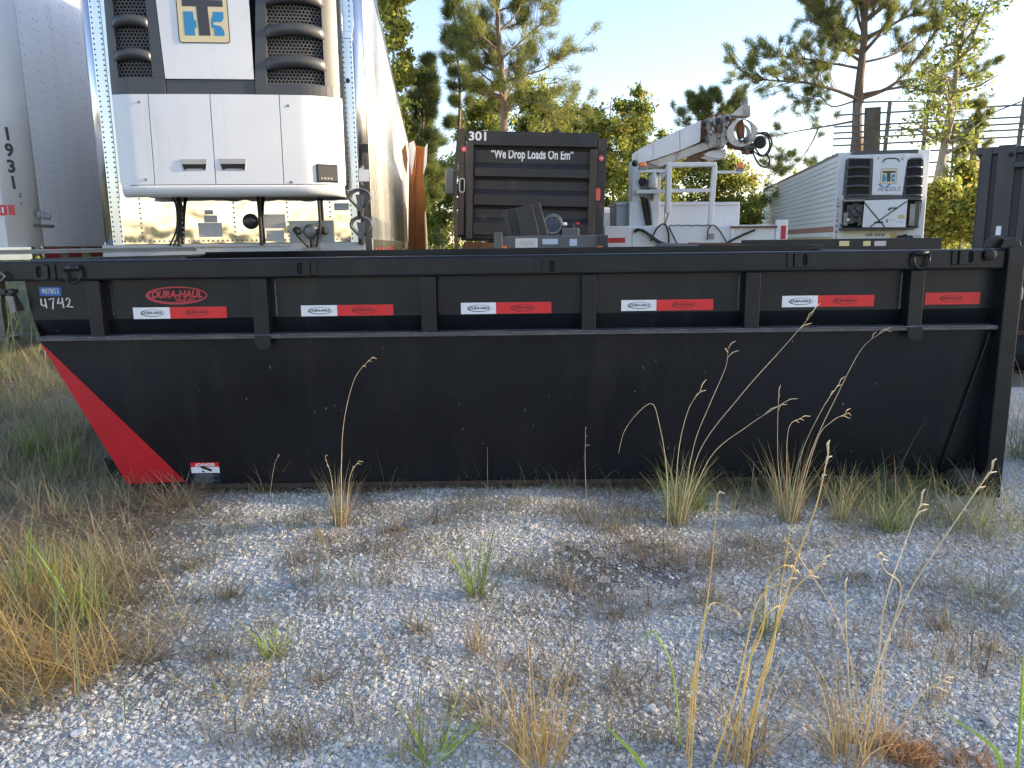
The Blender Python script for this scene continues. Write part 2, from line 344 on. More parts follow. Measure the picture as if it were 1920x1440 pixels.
# D rings
for u, v in ((137, 512), (1727, 484)):
    x, z = DF.px(u, v, -0.015)
    m = MB(); m.tube([(x-0.028, -0.014, z+0.022), (x+0.028, -0.014, z+0.022)], 0.013, 10); b = m.build('ring_bracket', BLACK, dump, smooth=True)
    pts = [(x-0.034, -0.016, z+0.022)]+[(x+0.034*math.cos(rad(a)), -0.022, z-0.012+0.034*math.sin(rad(a))) for a in range(180, 361, 20)]+[(x+0.034, -0.016, z+0.022)]
    m = MB(); m.tube(pts, 0.0065, 8); m.build('tie_ring', BLACK, b, smooth=True)
# skid rails and ground roller
for y in (0.55, WID-0.65):
    m = MB(); m.box(dx(206, 880, 0.55), PX0, y, y+0.1, -0.02, ZB-0.002); m.build('skid_rail', BLACK2, dump)
m = MB(); m.prism([(dx(206, 870, 0.4), 0.14), (dx(206, 870, 0.4)+0.02, -0.01), (BLx+0.4, -0.01), (BLx+0.4, ZB-0.003), (BLx+0.06, ZB-0.003)], 0.35, 0.45); m.build('front_skid', BLACK, dump)
x, z = DF.px(1797, 936, 0.05)
m = MB(); m.cyl((x-0.045, 0.055, 0.055), (x+0.075, 0.055, 0.055), 0.062, 20); m.build('ground_roller', pm('dusty_roller', (0.035, 0.033, 0.032), 0.8, var=0.4, vs=30, bump=0.3), dump, bevel=0.015)
# cover plate and roll at the slanted end
x1 = dx(374, 466, 0.45)
M = Matrix.Rotation(rad(-0.35), 3, 'Y')
m = MB(); m.obox(((XL-0.5+x1)/2, 1.25, 1.203), (x1-XL+0.5, 1.7, 0.010), M); p = m.build('cover_plate', pm('dusty_steel_plate', (0.22, 0.215, 0.21), 0.4, metal=0.2, var=0.25, vs=6), dump, bevel=0.002)
m = MB(); m.obox(((XL-0.5+x1)/2, 0.41, 1.197), (x1-XL+0.5, 0.012, 0.022), M); m.build('plate_lip', DULL, p, bevel=0.002)
m = MB(); m.tube([(XL-0.1, 0.30, 1.125), (x1-0.02, 0.30, 1.135)], 0.038, 14); m.build('tarp_roll', RUBBER, dump, smooth=True)
# hook latch at the slanted end
m = MB(); m.beam((XL-0.35, 0.03, 1.02), (XL-0.03, 0.03, 1.02), 0.05, 0.02); m.beam((XL-0.06, 0.03, 1.03), (XL-0.02, 0.03, 0.93), 0.05, 0.018); h = m.build('hook_bracket', BLACK2, dump, bevel=0.003)
m = MB(); m.tube([(XL-0.3, -0.01, 1.075), (XL-0.10, -0.015, 1.09), (XL-0.06, -0.015, 1.095)], 0.011, 8); m.build('latch_rod', DULL, h, smooth=True)
m = MB(); m.tube([(XL-0.075, -0.03, 1.09), (XL-0.05, -0.03, 1.11), (XL-0.03, -0.03, 1.09), (XL-0.05, -0.03, 1.07), (XL-0.075, -0.03, 1.09)], 0.006, 6); m.build('shackle', DULL, h, smooth=True)
m = MB(); m.prism([(XL-0.055, 1.0), (XL-0.035, 0.92), (XL-0.015, 0.93), (XL-0.02, 1.0)], -0.01, 0.0); m.build('strap_end', DULL, h)
# red wedge and decals
x3, z3 = DF.px(347, 904, 0.12)
m = MB(); m.prism([(TLx+0.002, ZL-0.022), (BLx+0.002, ZB+0.003), (x3, ZB+0.012)], lambda z: yk(z)-0.0025, lambda z: yk(z)-0.0005); m.build('red_wedge', RED, dump, label='bright red painted wedge along the slanted edge')
SR = random.Random(12); SCUFF = pm('bare_scuff', (0.20, 0.20, 0.20), 0.6, var=0.4, vs=60)
for u, v in [(463, 750), (486, 770), (590, 774), (612, 768), (628, 762), (640, 770), (868, 808), (985, 772), (1000, 800), (860, 760), (1030, 745), (1205, 690), (1228, 676), (1190, 735), (1480, 640), (1320, 700), (1580, 760), (1640, 720), (1420, 780), (510, 690), (720, 655), (905, 835), (1255, 845), (1600, 850), (1690, 690)]:
    x_, z_ = DF.px(u, v, 0.09); w_, h_, t_ = SR.uniform(0.0008, 0.0022), SR.uniform(0.004, 0.018), SR.uniform(-0.3, 0.3)
    m = MB(); m.prism([(x_-w_, z_), (x_+w_, z_+0.002), (x_+w_+t_*h_, z_+h_), (x_-w_+t_*h_, z_+h_*0.9)], lambda z: yk(z)-0.0012, lambda z: yk(z)-0.0003); m.build('scuff_mark', SCUFF, dump)
def oval_logo(parent, cx, cz, w, y, mat, tmat, kx=0.915, kz=0.80):
    """ellipse swoosh that thickens on one side"""
    h = w*0.29; n = 40; o, i_ = [], []
    for j in range(n):
        a = 2*math.pi*j/n; o.append((cx+w/2*math.cos(a), cz+h/2*math.sin(a)))
        i_.append((cx+w*0.020+(w/2*kx)*math.cos(a), cz+0.02*h+(h/2*kz)*math.sin(a)))
    m = MB(); m.ring(o, i_, y-0.0006, y); r = m.build('logo_oval', mat, parent)
    return r
lx, lz = DF.px(331, 554, 0.057)
lg = oval_logo(dump, lx, lz, 0.285, 0.0565, REDLOGO, REDLOGO); lg.name = 'maker_logo'
lg['label'] = 'faded red oval maker logo reading DURA-HAUL TRAILERS'
text('logo_text', 'DURA-HAUL', lg, (lx, 0.0557, lz+0.004), 0.046, REDLOGO, shear=0.25, bold=0.0024, sx=0.90)
text('logo_text', 'TRAILERS', lg, (lx+0.035, 0.0557, lz-0.024), 0.021, REDLOGO, shear=0.25, bold=0.0010, sx=1.0)
for u0, u1, u2, vt, vb in ((249, 318, 426, 576, 596), (564, 632, 738, 572, 591), (864, 930, 1034, 567, 587), (1165, 1231, 1337, 562, 581), (1467, 1534, 1638, 554, 574), (None, 1735, 1836, 549, 570)):
    xr0, zt = DF.px(u1, vt, 0.056); xr1, zb = DF.px(u2, vb, 0.056); tilt = 0.004*random.uniform(-1, 1)
    tp = MB()
    if u0: xw = DF.px(u0, vt, 0.056)[0]; tp.box(xw, xr0-0.0005, 0.0550, 0.0570, zb, zt)
    else: xw = None
    red = MB(); red.box(xr0+0.0005, xr1, 0.0550, 0.0570, zb, zt)
    cz = (zt+zb)/2
    if u0:
        base = tp.build('reflective_tape', TAPEW, dump); r = red.build('red_section', TAPER, base)
        l = oval_logo(base, (xw+xr0)/2+0.004, cz, 0.112, 0.0548, INK, INK, 0.94, 0.87)
        t = text('logo_text', 'DURA-HAUL', base, ((xw+xr0)/2+0.004, 0.0544, cz+0.001), 0.0185, INK, shear=0.25, bold=0.0004, sx=0.90, ext=0.0002)
    else:
        base = red.build('reflective_tape', TAPER, dump, label='all-red reflective tape without a white section')
    l = oval_logo(base, (xr0+xr1)/2-0.004, cz, 0.112, 0.0548, INKR, INKR, 0.94, 0.87)
    t = text('logo_text', 'DURA-HAUL', base, ((xr0+xr1)/2-0.004, 0.0544, cz+0.001), 0.0185, INKR, shear=0.25, bold=0.0004, sx=0.90, ext=0.0002)
# blue tape and hand-written numbers
xa, za = DF.px(73, 538, 0.056); xb, zb = DF.px(116, 555, 0.056)
m = MB(); m.prism([(xa, za), (xa, zb+0.002), (xb-0.002, zb), (xb+0.002, za-0.012), (xb, za-0.001)], 0.0555, 0.0568); bt = m.build('blue_tape', BLUETAPE, dump, label='strip of blue masking tape with white handwritten number')
text('tape_number', '907853', bt, ((xa+xb)/2, 0.0548, (za+zb)/2), 0.034, WHITE_INK, sx=0.8, ext=0.0003)
def pen(parent, name, strokes, x0, z0, w, h, y, mat, r=0.0032):
    for st in strokes:
        pts = [(x0+a*w, y, z0+b*h) for a, b in st]
        m = MB(); m.tube(pts, r, 6); m.build(name, mat, parent)
GL = {'4': [[(0.05, 0.95), (0.02, 0.35), (0.3, 0.22), (0.75, 0.35)], [(0.62, 0.95), (0.70, 0.0)]], 'o4': [[(0.25, 1.0), (0.02, 0.42), (0.35, 0.45), (0.70, 0.6)], [(0.72, 1.0), (0.80, 0.0)]],
      '7': [[(0.0, 0.85), (0.7, 0.98), (0.5, 0.4), (0.42, -0.1)]], '2': [[(0.05, 0.75), (0.3, 1.0), (0.65, 0.8), (0.45, 0.35), (0.05, 0.1), (0.4, 0.12), (1.0, 0.08)]]}
xa, za = DF.px(76, 559, 0.056); xb, zb = DF.px(140, 577, 0.056); w = (xb-xa)/4
num = MB(); num.box(xa, xa+0.0005, 0.0568, 0.0572, zb, zb+0.001); nm = num.build('chalk_number', WHITE_INK, dump, label='white handwritten number 4742')
for i, c in enumerate(('4', '7', 'o4', '2')): pen(nm, 'chalk_stroke', GL[c], xa+w*i, zb, w*0.86, za-zb, 0.0555, WHITE_INK)
# danger label
xa, za = DF.px(357, 867, 0.12); xb, zb = DF.px(415, 909, 0.125); y0 = yk((za+zb)/2); tl = math.degrees(math.atan2(0.085, ZL-ZB))
HH = za-zb
def dl(z0, z1, x0, x1, mat, name, parent, e=0.0022):
    m = MB(); m.prism([(x0, z0), (x1, z0), (x1, z1), (x0, z1)], lambda z: yk(z)-e, lambda z: yk(z)-0.0008); return m.build(name, mat, parent)
d = dl(zb, za, xa, xb, pm('label_navy', (0.012, 0.018, 0.03), 0.4), 'danger_label', dump, 0.0016); d['label'] = 'danger label with red band, white picture and small white text'
dl(za-HH*0.19, za, xa+0.001, xb-0.001, TAPER, 'red_band', d); dl(za-HH*0.47, za-HH*0.20, xa+0.001, xb-0.001, TAPEW, 'picture_panel', d)
ty = lambda z: yk(z)-0.003
text('danger_text', 'DANGER', d, ((xa+xb)/2+0.008, ty(za), za-HH*0.10), 0.021, TAPEW, rot=(90+tl, 0, 0), bold=0.0007, ext=0.0003)
m = MB(); zt = za-HH*0.035; m.prism([(xa+0.022, za-HH*0.165), (xa+0.038, za-HH*0.165), (xa+0.030, zt)], lambda z: yk(z)-0.0030, lambda z: yk(z)-0.0021); m.build('warning_triangle', TAPEW, d)
m = MB(); cx = (xa+xb)/2; zc = za-HH*0.31
m.prism([(cx-0.022, zc+0.016), (cx-0.008, zc+0.018), (cx+0.032, zc+0.0), (cx+0.030, zc-0.012), (cx+0.0, zc+0.0), (cx-0.018, zc+0.006)], lambda z: yk(z)-0.0030, lambda z: yk(z)-0.0021); m.build('pictogram', INK, d)
m = MB(); m.prism([(cx-0.018, zc-0.014), (cx-0.014, zc-0.003), (cx-0.002, zc-0.014), (cx-0.006, zc-0.016)], lambda z: yk(z)-0.0030, lambda z: yk(z)-0.0021); m.build('pictogram', INK, d)
for i in range(8):
    z = za-HH*(0.53+0.055*i); wl_ = random.uniform(0.7, 0.95) if i else 0.72
    x0 = xa+0.014; dl(z-0.0009, z+0.0009, x0 if i else x0+0.01, x0+(xb-xa-0.02)*wl_, pm('print_grey', (0.20, 0.21, 0.23), 0.5), 'print_line', d, 0.0024)
# ================================================================ WHITE VAN TRAILER (far left)
VANW = pm('van_white_paint', (0.74, 0.76, 0.80), 0.45, var=0.05, vs=1.5, streak=((0.36, 0.37, 0.38), (5, 5, 0.5), 0.55, 0.9, 0.5))
VANF = pm('van_front_paint', (0.58, 0.59, 0.60), 0.45, var=0.06, vs=2, streak=((0.42, 0.41, 0.38), (6, 6, 0.6), 0.55, 0.9, 0.5))
RIV = pm('rivet_grey', (0.20, 0.21, 0.23), 0.5, var=0.1)
c = at(58, 455, 7.8)
rz = rad(4.0); VO = Vector((c.x-1.3*math.cos(rz), c.y-1.3*math.sin(rz), 0)); VF = Frame(VO, rz)
van = thing('box_trailer', 'white riveted box trailer at the edge numbered 1931 down its corner', 'trailer', VO, rz)
Z0, Z1, LEN = 1.16, 4.45, 15.5
m = MB(); m.sheet(lambda a, b: (1.3, 0.24+a*(LEN-0.24), Z0+0.0+b*(Z1-Z0)), 1, 1, (-0.03, 0, 0)); m.build('side_wall', VANW, van)
m = MB(); m.sheet(lambda a, b: (-1.3, 0.24+a*(LEN-0.24), Z0+b*(Z1-Z0)), 1, 1, (0.03, 0, 0)); m.build('side_wall', VANW, van)
m = MB(); m.box(-1.08, 1.08, 0.0, 0.03, Z0, Z1); m.build('front_wall', VANF, van)
for s in (-1, 1):
    def cf(a, b, s=s):
        t = rad(90*a); return (s*(1.08+0.222*math.sin(t)), 0.24-0.242*math.cos(t), Z0-0.0+b*(Z1-Z0))
    m = MB(); m.sheet(cf, 10, 1, (-s*0.02, 0.02, 0)); m.build('corner_post', VANF, van, smooth=True)
m = MB(); m.box(-1.29, 1.29, 0.05, LEN, Z1-0.02, Z1+0.02); m.build('roof', VANF, van)
m = MB(); m.box(-1.29, 1.29, 0.05, LEN, Z0-0.02, Z0+0.02); m.build('floor', DULL, van)
m = MB(); m.box(1.301, 1.325, 0.16, LEN, Z0-0.06, Z0+0.075); b = m.build('bottom_rail', ALU, van, bevel=0.004)
m = MB(); m.box(-1.325, -1.301, 0.16, LEN, Z0-0.06, Z0+0.075); m.build('bottom_rail', ALU, van, bevel=0.004)
m = MB(); m.box(-1.301, 1.301, -0.01, 0.06, Z0-0.06, Z0+0.07); m.build('bottom_rail', ALU, van, bevel=0.004)
def side_y(u): return VF.pxx(u, 458, 1.326)[0]
for u0, u1 in ((84, 111), (127, 151), (168, 190), (202, 222)):
    m = MB(); m.box(1.3255, 1.3275, side_y(u0), side_y(u1), Z0-0.05, Z0+0.06); m.build('red_tape', pm('red_tape_faded', (0.30, 0.02, 0.035), 0.5), van)
P = []
for y in [0.22, 0.30]+[0.55+0.305*i for i in range(26)]+[0.62+0.305*i for i in range(26)]:
    P += [(1.302, y, Z0+0.14+0.1*k) for k in range(33)]
rivets(van, P, 0.0075, RIV, 'x')
rivets(van, [(1.302, 0.26+0.04*k, Z0+0.10) for k in range(120)]+[(1.302, 0.26+0.04*k, Z1-0.06) for k in range(120)], 0.006, RIV, 'x')
# numbers down the corner: laid on the rounded post
def post_pt(t, off=0.004):
    t = rad(t); return Vector((1.08+(0.222+off)*math.sin(t), 0.24-(0.242+off)*math.cos(t), 0))
for i, ch in enumerate('1931'):
    p = post_pt(30); _, z = VF.px(20, 252+30.5*i, p.y)
    text('corner_number', ch, van, (p.x, p.y, z), 0.165, INK, rot=(90, 0, 30), bold=0.0065, shear=-0.05, sx=0.85)
p = post_pt(12); _, z = VF.px(8, 394, p.y)
m = MB(); m.obox((p.x-0.05, p.y-0.003, z), (0.20, 0.006, 0.10), Matrix.Rotation(rad(12), 3, 'Z')); st = m.build('red_sticker', pm('sticker_red', (0.55, 0.06, 0.07), 0.5), van, label='red and white sticker low on the rounded corner')
for k in range(3):
    m = MB(); m.obox((p.x-0.05-0.03*k, p.y-0.0095+0.0-0.0065*k, z), (0.014, 0.004, 0.055), Matrix.Rotation(rad(12), 3, 'Z')); m.build('sticker_bar', TAPEW, st)
yv, zv = VF.pxx(82, 423, 1.302)
m = MB(); ya, yb = VF.pxx(63, 420, 1.302)[0], VF.pxx(101, 420, 1.302)[0]; m.box(1.3005, 1.304, ya, yb, zv-0.02, zv+0.012); m.build('grey_nameplate', pm('plate_grey', (0.16, 0.19, 0.19), 0.5), van)
_, zt = VF.pxx(82, 402, 1.302)
ym = (ya+yb)/2
m = MB(); m.sheet(lambda a, b: (1.3015, ya+0.05+a*(yb-ya-0.1), zt-0.035+b*0.075-a*0.02), 4, 1, (0.002, 0, 0)); q = m.build('maker_badge', pm('badge_grey', (0.25, 0.26, 0.27), 0.5), van, label='small grey script maker badge')
text('badge_text', 'HHKABB', q, (1.305, ym, zt-0.005), 0.085, TAPEW, rot=(90, 0, 90), bold=0.002, shear=0.3, sx=0.75)
# bump stop with two bolts under the numbers
p = post_pt(48); _, z = VF.px(24, 376, p.y)
P = [tuple(post_pt(40, 0.012)+Vector((0, 0, z+dz))) for dz in (0.06, 0.035, -0.03)]
rivets(van, P, 0.010, INK)
landing_gear(van, 2.6); axle_wheels(van, 12.6)

# ================================================================ REEFER TRAILER
a = at(194, 462, 7.41); b = at(697, 468, 7.66); rz = math.atan2(b.y-a.y, b.x-a.x); RO = Vector(((a.x+b.x)/2, (a.y+b.y)/2, 0)); HW = (b-a).length/2
RF = Frame(RO, rz)
reef = thing('refrigerated_trailer', 'white refrigerated trailer with large cooling unit above a polished steel nose', 'trailer', RO, rz)
Z0, Z1, LEN = 1.15, 4.08, 15.8
m = MB(); m.box(-HW+0.10, HW-0.10, 0.0, 0.03, Z0+0.09, Z0+0.66); m.build('polished_nose_panel', POLISH, reef)
m = MB(); m.box(-HW+0.10, HW-0.10, -0.004, 0.03, Z0+0.663, Z1); m.build('nose_wall', ALU, reef)
for s in (-1, 1):
    m = MB(); m.box(s*(HW-0.145)-0.05, s*(HW-0.145)+0.05, -0.012, 0.028, Z0+0.07, Z1); m.build('edge_trim', ALU, reef, bevel=0.006)
    def cf(a_, b_, s=s):
        t = rad(90*a_); return (s*(HW-0.095+0.10*math.sin(t)), 0.085-0.09*math.cos(t), Z0-0.06+b_*(Z1-Z0+0.06))
    m = MB(); m.sheet(cf, 8, 1, (-s*0.01, 0.01, 0)); m.build('corner_extrusion', ALU, reef, smooth=True)
m = MB(); m.box(-HW+0.0, HW-0.06, -0.03, 0.05, Z0-0.06, Z0+0.085); m.build('bottom_rail', pm('rail_grey', (0.36, 0.37, 0.38), 0.4, metal=0.3, var=0.1), reef, bevel=0.005)
# ribbed side: each sheet bulges a little
SIDE = pm('side_sheet_metal', (0.80, 0.80, 0.79), 0.27, metal=0.30, var=0.06, vs=1.2, wave=0.010, wscale=(2.5, 3.6, 0.5))
sheet_w = 1.217
for s in (-1, 1):
    for k in range(13):
        y0 = 0.09+k*sheet_w
        if y0 > LEN-0.2: break
        amp = random.uniform(0.003, 0.007)
        def sf(a_, b_, y0=y0, s=s, amp=amp, k=k):
            yy_ = y0+0.003+a_*(sheet_w-0.006)
            return (s*(HW+0.002+amp*math.sin(math.pi*a_)*(1 if (k % 3) else -0.7)+0.0018*math.sin(6*math.pi*a_+k)), yy_, Z0+0.115+b_*(Z1-0.1-Z0-0.115))
        m = MB(); m.sheet(sf, 16, 1, (-s*0.004, 0, 0)); m.build('side_sheet', SIDE, reef, smooth=True)
    m = MB(); m.box(s*(HW-0.012) if s > 0 else -HW-0.012, HW+0.012 if s > 0 else -HW+0.012, 0.06, LEN, Z0-0.04, Z0+0.113); m.build('side_rail', ALU, reef, bevel=0.005)
    m = MB(); m.box(s*(HW-0.012) if s > 0 else -HW-0.012, HW+0.012 if s > 0 else -HW+0.012, 0.06, LEN, Z1-0.10, Z1+0.01); m.build('roof_rail', ALU, reef, bevel=0.005)
m = MB(); m.box(-HW+0.012, HW-0.012, 0.04, LEN, Z1-0.03, Z1); m.build('roof', WHITEP, reef)
m = MB(); m.box(-HW+0.012, HW-0.012, 0.04, LEN, Z0-0.02, Z0+0.02); m.build('floor', DULL, reef)
m = MB(); m.box(-HW+0.012, HW-0.012, LEN-0.06, LEN, Z0+0.02, Z1-0.03); m.build('rear_door', WHITEP, reef)
for k in range(9):                                       # conspicuity marks low on the side
    y0 = 0.35+k*0.55
    m = MB(); m.box(HW+0.0125, HW+0.014, y0, y0+0.2, Z0-0.025, Z0+0.03); m.build('red_tape', pm('red_tape_faded', (0.30, 0.02, 0.035), 0.5), reef)
m = MB()
for k in range(28): m.box(HW+0.001, HW+0.010, 0.10+0.13*k, 0.125+0.13*k, Z0+0.115, Z0+0.34)
q = m.build('stiffener_ribs', ALU, reef); q['kind'] = 'stuff'
R_ = []
for s in (-1, 1):
    R_ += [(s*(HW-0.18), -0.013, Z0+0.12+0.045*k) for k in range(64)]+[(s*(HW-0.11), -0.013, Z0+0.12+0.045*k) for k in range(64)]
R_ += [(-HW+0.2+0.045*k, -0.002, Z0+0.115) for k in range(48)]
for u in (265, 343, 440, 540, 620): R_ += [(RF.px(u, 420, 0)[0], -0.002, Z0+0.15+0.045*k) for k in range(11)]
rivets(reef, R_, 0.011, ALU)
def rp(u, v, y=0.0): return RF.px(u, v, y)
def plate(u0, u1, v0, v1, y, mat, name, parent=reef, th=0.006, bevel=0.0, label=None):
    x0, z1 = rp(u0, v0, y); x1, z0 = rp(u1, v1, y); m = MB(); m.box(x0, x1, y, y+th, z0, z1); return m.build(name, mat, parent, bevel=bevel, label=label)
# ---- cooling unit, convex front
UB = -0.46
def plan(x): return UB+0.03*(abs(x)/1.0)**2+0.16*max(0.0, (abs(x)-0.72)/0.36)**2
def ux(u, v): return rp(u, v, UB+0.03)[0]
def uz(u, v): return rp(u, v, UB+0.03)[1]
XUL, XUR = ux(215, 260), ux(641, 270)
ZUB, ZS, ZM, ZUT = uz(430, 365), uz(430, 346), uz(430, 178), 4.02
m = MB(); m.box(XUL+0.05, XUR-0.05, UB+0.14, -0.001, ZUB+0.05, ZUT-0.02); m.build('unit_core', SHADE_BLACK, reef)  # unit body coloured near-black so the panel gaps read as shade
def cowl(name, xb0, xb1, z0, xt0, xt1, z1, mat, off=0.0, nu=14, nv=6, th=0.04, dome=0.0, parent=reef, bevel=0.004):
    def fn(a_, b_):
        x = (xb0+(xb1-xb0)*a_)*(1-b_)+(xt0+(xt1-xt0)*a_)*b_; z = z0+(z1-z0)*b_
        return (x, plan(x)+off+dome*(1-math.sin(math.pi*min(1, max(0, b_)))), z)
    m = MB(); m.sheet(fn, nu, nv, (0, th, 0)); return m.build(name, mat, parent, smooth=False, bevel=0.0)
g = 0.0035
seam = [XUL, ux(284, 262), ux(400, 262), ux(528, 262), XUR]
names = ['unit_corner_panel', 'unit_door', 'unit_door', 'unit_corner_panel']
doors = []
for i in range(4):
    tpl = {0: ux(207, 178), 4: ux(637, 180)}
    xb0, xb1 = seam[i]+(g if i else 0), seam[i+1]-(g if i < 3 else 0)
    xt0 = tpl.get(i, ux([0, 279, 395, 524][i], 178)+g if i else 0) if i in tpl else ux([0, 279, 395, 524][i], 178)+g
    xt1 = tpl.get(i+1) if i == 3 else ux([279, 395, 524][i], 178)-g
    d = cowl(names[i], xb0, xb1, ZS, xt0, xt1, ZM, WHITEP); d.data.polygons.foreach_set('use_smooth', [True]*len(d.data.polygons)); doors.append(d)
    md = d.modifiers.new('e', 'EDGE_SPLIT'); md.split_angle = rad(40)
def sill(a_, b_):
    x = XUL+0.01+(XUR-XUL-0.02)*a_; t = rad(-90+100*b_); r = (ZS-0.006-ZUB)
    return (x, plan(x)+0.075-0.075*math.cos(t), ZS-0.006+(-r if b_ < 0 else 0)+r*(math.sin(t)-math.sin(rad(10)))*1.0)
m = MB(); m.sheet(sill, 24, 8, (0, 0.02, 0.0)); m.build('unit_sill', WHITEP, reef, smooth=True)
m = MB(); m.box(XUL+0.06, XUR-0.06, UB+0.15, -0.002, ZUB+0.01, ZUB+0.05); m.build('unit_underside', pm('underside_tan', (0.30, 0.22, 0.15), 0.6, var=0.3), reef)
# door handles and screws
for i, (u0, u1, v0, v1) in enumerate(((340, 392, 299, 320), (412, 465, 298, 320))):
    x0, z1 = ux(u0, v0), uz(u0, v0); x1, z0 = ux(u1, v1), uz(u1, v1); y = plan((x0+x1)/2)
    dd = doors[1+i]
    m = MB(); m.prism([(x0, z1), (x1, z1), (x1-0.015, z0), (x0+0.015, z0)], y-0.004, y+0.005); h = m.build('door_handle', pm('handle_grey', (0.36, 0.36, 0.37), 0.4), dd, bevel=0.002)
    m = MB(); zm = z0+(z1-z0)*0.55; m.prism([(x0+0.012, zm), (x1-0.010, zm), (x1-0.022, z0+0.004), (x1-0.05, z0+0.016), (x0+0.06, z0+0.016), (x0+0.03, z0+0.004)], y-0.007, y-0.0045); m.build('handle_recess', SHADE_BLACK, h)  # flat dark piece paints the shade in the handle recess
for u, v, i in ((262, 192, 0), (275, 337, 0), (541, 199, 3), (547, 342, 3)):
    x, z = ux(u, v), uz(u, v); m = MB(); m.cyl((x, plan(x)-0.004, z), (x, plan(x)+0.01, z), 0.012, 10); m.build('screw', DULL, doors[i])
# control display
x0, x1, z1, z0 = ux(590, 312), ux(634, 312), uz(600, 307), uz(600, 342)
y = plan((x0+x1)/2)-0.012; yl, yr = plan(x0)-0.004, plan(x1)-0.004; ang = math.atan2(yr-yl, x1-x0)
Mz = Matrix.Rotation(ang, 3, 'Z'); cc = Vector(((x0+x1)/2, (yl+yr)/2-0.004, (z0+z1)/2))
m = MB(); m.obox(cc, ((x1-x0), 0.03, z1-z0), Mz); ctl = m.build('control_panel', pm('control_black', (0.015, 0.016, 0.018), 0.4), reef, bevel=0.014)
f = Mz @ Vector((0, -0.0165, 0))
m = MB(); m.obox(cc+f+Vector((-0.02, 0, 0.022)), (0.10, 0.003, 0.05), Mz); m.build('display', pm('lcd_green', (0.22, 0.25, 0.17), 0.2), ctl)
for k in range(4):
    m = MB(); m.obox(cc+f+Mz @ Vector((-0.06+0.03*k, 0, -0.045)), (0.018, 0.003, 0.016), Mz); m.build('button', DULL, ctl)
# ---- upper part of the unit: white centre panel between charcoal grilles
ZW = uz(390, 150)
cpL0, cpR0, cpL1, cpR1 = ux(311, 148), ux(478, 150), ux(293, 0), ux(480, 0)
sl = (cpL1-cpL0)/(uz(390, 0)-ZW)
cpLt = cpL0+sl*(ZUT-ZW); cpRt = cpR0+0.002*(ZUT-ZW)
centre = cowl('centre_panel', cpL0+g, cpR0-g, ZW+g, cpLt+g, cpRt-g, ZUT, WHITEP, off=0.0, th=0.03)
strip = cowl('lower_trim_strip', cpL0+g, cpR0-g, ZM+g, cpL0+g, cpR0-g, ZW-0.003, DGREY, off=0.012, th=0.03)
def hexmesh(parent, x0, x1, z0, z1, off, r=0.0185):
    V, Q = [], []; dx_ = r*math.sqrt(3); dz_ = r*1.5; w = r*0.14
    nz_ = int((z1-z0)/dz_)+1; nx_ = int((x1-x0)/dx_)+1
    for j in range(nz_+1):
        for i in range(nx_+1):
            cx = x0+i*dx_+(dx_/2 if j % 2 else 0); cz = z0+j*dz_
            pts = [(cx+r*math.cos(rad(30+60*k)), cz+r*math.sin(rad(30+60*k))) for k in range(3, 7)]
            for (ax, az), (bx, bz) in zip(pts[:-1], pts[1:]):
                if not (x0 <= min(ax, bx) and max(ax, bx) <= x1 and z0 <= min(az, bz) and max(az, bz) <= z1): continue
                L_ = math.hypot(bx-ax, bz-az); nx2, nz2 = -(bz-az)/L_*w, (bx-ax)/L_*w; k = len(V)
                ya, yb = plan(ax)+off, plan(bx)+off
                V += [(ax-nx2, ya, az-nz2), (ax+nx2, ya, az+nz2), (bx+nx2, yb, bz+nz2), (bx-nx2, yb, bz-nz2)]; Q.append((k, k+1, k+2, k+3))
    o = npmesh('grille_mesh', np.array(V), np.array(Q), pm('grille_bars', (0.16, 0.16, 0.165), 0.5), parent); o['kind'] = 'stuff'
